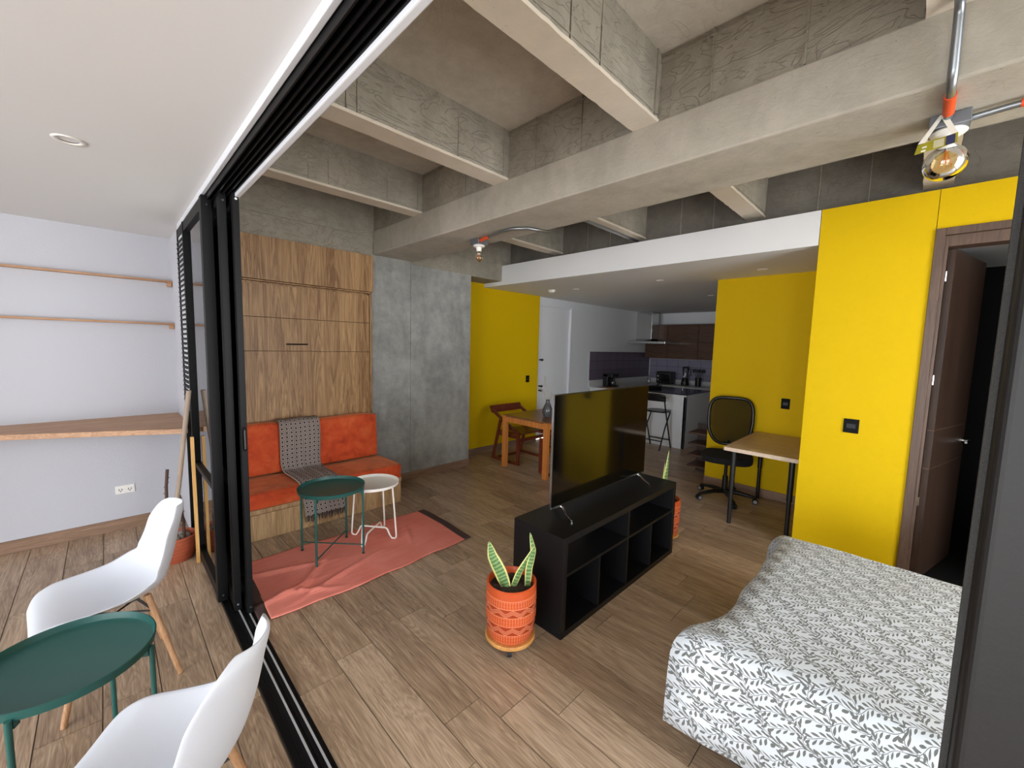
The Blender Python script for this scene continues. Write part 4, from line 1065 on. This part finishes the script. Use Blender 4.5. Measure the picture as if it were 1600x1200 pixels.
# tile panels: each tile a piece of its wall
wk = bpy.data.objects['wall_entry']; wb = bpy.data.objects['wall_kitchen']
def tiles(par, along, a0, a1, z0, z1, tw, thh, face, mat, off0):
    src = {}; z = z1; row = 0
    if along == 'x': box(a0, a1, face-.004, face, z0, z1).o('grout_bed', 'tile_grout', par)
    else: box(face-.004, face, a0, a1, z0, z1).o('grout_bed', 'tile_grout', par)
    while z > z0+.02:
        zb = max(z-thh, z0); a = a0-(off0*tw if row % 2 else 0)
        while a < a1-.01:
            c0, c1 = max(a, a0), min(a+tw, a1); a += tw
            if c1-c0 < .02: continue
            k = (round(c1-c0, 3), round(z-zb, 3)); w, h = k[0]-.006, k[1]-.006; ctr = (c0+c1)/2; zc = (z+zb)/2
            L = (ctr, face-.004, zc) if along == 'x' else (face-.004, ctr, zc)
            if k not in src:
                src[k] = (box(-w/2, w/2, -.006, 0, -h/2, h/2) if along == 'x' else box(-.006, 0, -w/2, w/2, -h/2, h/2)).o('tile', mat, par, loc=L)
            else: inst(src[k], L, par)
        z = zb; row += 1
tiles(wk, 'x', 6.24, 8.555, .905, 1.43, .235, .175, YK, 'tile_side', 0)
tiles(wb, 'y', 2.2, 4.24, .875, 1.30, .235, .155, XK, 'tile_back', 0)
box(6.215, 6.24, YK-.008, YK, ZK, 1.44).o('tile_trim', 'white_panel', wk)
box(6.24, 8.56, YK-.018, YK, ZK, .905).o('upstand', 'quartz', wk)
box(XK-.018, XK, 2.0, 4.24, ZK, .875).o('upstand', 'quartz', wb)
# base cabinets and worktops
t = thing('base_cabinet', 'white kitchen base cabinet under the coffee maker', 'cabinet', (6.26, 3.68, 0))
box(0, .60, .02, .555, .0, ZK-.032).o('body', 'white_panel', t)
for k in range(1): box(.003, .597, 0, .02, .08, ZK-.036).o('door', 'white_panel', t, bevel=.002)
t = thing('base_cabinet', 'white kitchen base cabinet in the corner under the hood', 'cabinet', (6.865, 3.68, 0))
box(0, 1.09, .02, .555, .0, ZK-.032).o('body', 'white_panel', t)
for k in range(2): box(.003+k*.545, .542+k*.545, 0, .02, .08, ZK-.036).o('door', 'white_panel', t, bevel=.002)
for i, (a, b, lb) in enumerate(((3.45, 4.23, 'dark base cabinet under the black toaster'), (2.70, 3.446, 'dark base cabinet under the blender'), (2.0, 2.696, 'dark base cabinet hidden at the yellow wall side'))):
    t = thing('base_cabinet', lb, 'cabinet', (7.99, a, 0), group='dark back wall base cabinets')
    box(.02, .57, 0, b-a, 0, ZK-.032).o('body', 'black_laminate', t)
    d = box(0, .02, .003, b-a-.003, .08, ZK-.04).o('door', 'black_laminate', t, bevel=.002)
    G().tube([(0, .08, ZK-.09), (-.02, .08, ZK-.09), (-.02, b-a-.08, ZK-.09), (0, b-a-.08, ZK-.09)], .005, 8).o('handle', 'stainless', d, smooth=60)
t = G(); t.box(6.235, 7.968, 3.655, 4.240, ZK-.030, ZK); t.box(7.968, XK-.02, 2.0, 4.240, ZK-.030, ZK)
t.v = [(a-7.4, b-3.9, c-ZK+.030) for a, b, c in t.v]
tag(t.o('worktop', 'quartz', loc=(7.4, 3.9, ZK-.030), bevel=.002), 'pale stone worktop along the two kitchen walls', 'worktop')
# upper cabinets
for i, (a, b, lb) in enumerate(((3.72, 4.20, 'dark walnut wall cabinet nearest the range hood'), (3.10, 3.716, 'dark walnut wall cabinet above the blender'), (2.45, 3.096, 'dark walnut wall cabinet nearest the yellow wall'))):
    t = thing('wall_cabinet', lb, 'cabinet', (8.22, a, 1.315), group='walnut wall cabinets')
    box(.018, .35, 0, b-a, 0, .70).o('body', 'walnut_h', t)
    for z0, z1 in ((.004, .345), (.349, .696)): box(0, .018, .003, b-a-.003, z0, z1).o('door', 'walnut_h', t, bevel=.001)
# range hood
t = thing('range_hood', 'stainless steel chimney range hood over the kitchen corner', 'hood', (7.55, YK, 1.61))
box(.36, .66, -.34, -.0, .05, ZC-1.61).o('chimney', 'stainless', t, bevel=.002)
box(0, .86, -.80, -.0, 0, .045).o('canopy', 'stainless', t, bevel=.003)
G().prism([(.0, .045), (.86, .045), (.66, .10), (.36, .10)], -.34, -.002, 'y').o('cowl', 'stainless', t)
# worktop things
def place(name, label, cat, x, y, z=ZK, rz=0): return thing(name, label, cat, (x, y, z), rz)
t = place('coffee_maker', 'black drip coffee maker on the worktop by the tile edge', 'coffee maker', 6.62, 4.03)
box(-.11, .11, -.10, .10, 0, .03).o('base', 'black_plastic', t, bevel=.004); box(-.11, .11, .0, .10, .03, .24).o('tank', 'black_plastic', t, bevel=.006); box(-.11, .11, -.10, .10, .185, .245).o('brew_head', 'black_plastic', t, bevel=.008)
G().lathe([(0, .032), (.055, .032), (.062, .08), (.05, .14), (.045, .15)], 20, (0, -.045, 0)).o('carafe', 'clear_glass', t, smooth=True)
box(-.012, .012, -.102, -.10, .06, .16).o('badge', 'chrome', t)
t = place('chopping_board', 'small wooden chopping board beside the coffee maker', 'board', 6.36, 3.90)
G().box(-.10, .10, -.06, .06, 0, .014).o('slab', 'board_wood', t, bevel=.004); G().cyl((.13, 0, .0), (.13, 0, .014), .03, n=16).o('grip', 'board_wood', t)
t = place('bottle', 'small clear glass bottle in the worktop corner', 'bottle', 8.28, 4.10)
G().lathe([(0, 0), (.03, 0), (.032, .01), (.032, .09), (.014, .12), (.013, .15)], 18).o('body', 'clear_glass', t, smooth=50); G().cyl((0, 0, .145), (0, 0, .165), .016).o('cap', 'chrome', t, smooth=40)
t = place('toaster', 'black toaster oven on the worktop left of the blender', 'toaster', 8.34, 3.76)
box(-.11, .11, -.16, .16, .012, .255).o('body', 'black_plastic', t, bevel=.02, seg=4)
box(-.113, -.110, -.14, .06, .05, .20).o('window', 'black_screen', t)
for z in (.09, .16): G().cyl((-.11, .11, z), (-.128, .11, z), .016).o('knob', 'chrome', t, smooth=40)
G().tube([(-.11, -.13, .212), (-.135, -.13, .212), (-.135, .05, .212), (-.11, .05, .212)], .005, 8).o('handle', 'stainless', t, smooth=60)
for y in (-.12, .12):
    for x in (-.08, .08): G().cyl((x, y, 0), (x, y, .014), .012).o('foot', 'rubber', t)
t = place('blender', 'black blender with glass jar between toaster and utensil pot', 'blender', 8.36, 3.36)
G().lathe([(0, 0), (.075, 0), (.078, .02), (.058, .13), (.05, .15), (0, .15)], 22).o('base', 'black_plastic', t, smooth=50)
G().lathe([(0, .152), (.045, .152), (.062, .35), (.06, .352)], 22).o('jar', 'clear_glass', t, smooth=50)
G().cyl((0, 0, .352), (0, 0, .378), .063, .055).o('lid', 'black_plastic', t, smooth=50)
G().tube([(0, -.06, .33), (0, -.105, .32), (0, -.10, .20), (0, -.052, .18)], .008, 8).o('handle', 'black_plastic', t, smooth=60)
G().cyl((-.066, 0, .06), (-.08, 0, .058), .016).o('dial', 'chrome', t, smooth=40)
t = place('utensil_pot', 'black pot of kitchen utensils beside the yellow wall edge', 'utensils', 8.36, 3.10)
G().lathe([(0, 0), (.055, 0), (.06, .17), (.054, .17), (.05, .02), (0, .02)], 20).o('pot', 'black_plastic', t, smooth=40)
for k in range(6):
    a = k*1.05; dx, dy = .05*math.cos(a), .085*math.sin(a)
    g = G().tube([(0, 0, .03), (dx*.5, dy*.5, .17), (dx, dy, .27)], .005, 6); g.lathe([(0, -.035), (.02, -.02), (.026, 0), (.018, .03), (0, .036)], 10, (dx*1.15, dy*1.15, .30), .5, 1)
    g.o('utensil', 'black_plastic', t, smooth=50)
# island with dark top
t = thing('kitchen_island', 'white kitchen island with dark stone edge behind the bar stool', 'island', (6.12, 2.43, 0))
box(.05, 1.0, .03, 1.10, 0, .800).o('body', 'white_panel', t)
box(0, .05, .0, .036, 0, .800).o('end_panel', 'white_panel', t, bevel=.001); box(.012, .05, .036, 1.10, 0, .80).o('back_panel', 'white_paint', t)
box(0, 1.0, .0, .03, 0, .80).o('side_panel', 'white_paint', t)
box(0, 1.02, -.005, 1.10, .800, .822).o('edge_strip', 'white_panel', t); box(.0, 1.02, -.005, 1.10, .822, .836).o('worktop', 'black_stone', t, bevel=.002)
t = thing('frying_pan', 'black frying pan with raised handle on the island', 'pan', (6.62, 3.17, .836))
G().lathe([(0, 0), (.10, 0), (.13, .04), (.126, .042), (.096, .006), (0, .006)], 28).o('pan_body', 'black_paint', t, smooth=50)
G().tube([(.12, .02, .035), (.20, .03, .06), (.30, .05, .085)], .010, 8).o('handle', 'black_plastic', t, smooth=60)
# bar stool
t = thing('bar_stool', 'black folding bar stool in front of the white island', 'stool', (5.93, 2.77, 0), math.radians(0))
for s_ in (-1, 1):
    y = s_*.165
    G().tube([(-.20, y, 0), (-.02, y*1.0, .40), (.10, y, .62), (.16, y*.96, .86)] if False else [(.16, y, 0), (.02, y, .34), (-.11, y, .66), (-.14, y*.97, .78)], .0105, 8).o('rear_leg', 'black_paint', t, smooth=60)
    G().tube([(-.19, y*.9, 0), (-.04, y*.9, .32), (.09, y*.9, .52), (.115, y*.9, .555)], .0105, 8).o('front_leg', 'black_paint', t, smooth=60)
for x, z, w in ((-.13, .135, .15), (.105, .13, .165), (.115, .555, .15)): G().cyl((x, -w, z), (x, w, z), .009).o('rung', 'black_paint', t, smooth=50)
n = 32; G().prism([(.02+.165*math.copysign(abs(math.cos(2*PI*i/n))**.6, math.cos(2*PI*i/n)), .165*math.copysign(abs(math.sin(2*PI*i/n))**.6, math.sin(2*PI*i/n))) for i in range(n)], .560, .582).o('seat', 'black_plastic', t, bevel=.004)
g = G().grid(lambda u, v: (-.137-.04*(1-(2*u-1)**2)*.6-.02*v, -.185+.37*u, .735+.115*v-(.03*abs(2*u-1)**4 if v > .5 else 0)), 16, 6)
g.o('backrest', 'black_plastic', t, smooth=True, solid=.012)
# open shelf unit on the end of the desk wall
t = thing('end_shelf', 'open shelf unit of four dark wooden boards behind the yellow desk wall', 'shelf', (4.90, 1.64, 0))
for z in (.116, .246, .38, .512): box(0, .30, 0, .245, z, z+.02).o('board', 'walnut_h', t, bevel=.001)
box(.28, .30, 0, .245, 0, .60).o('back_panel', 'walnut', t)
box(0, .30, -.012, .0, 0, .60).o('side_panel', 'walnut', t)
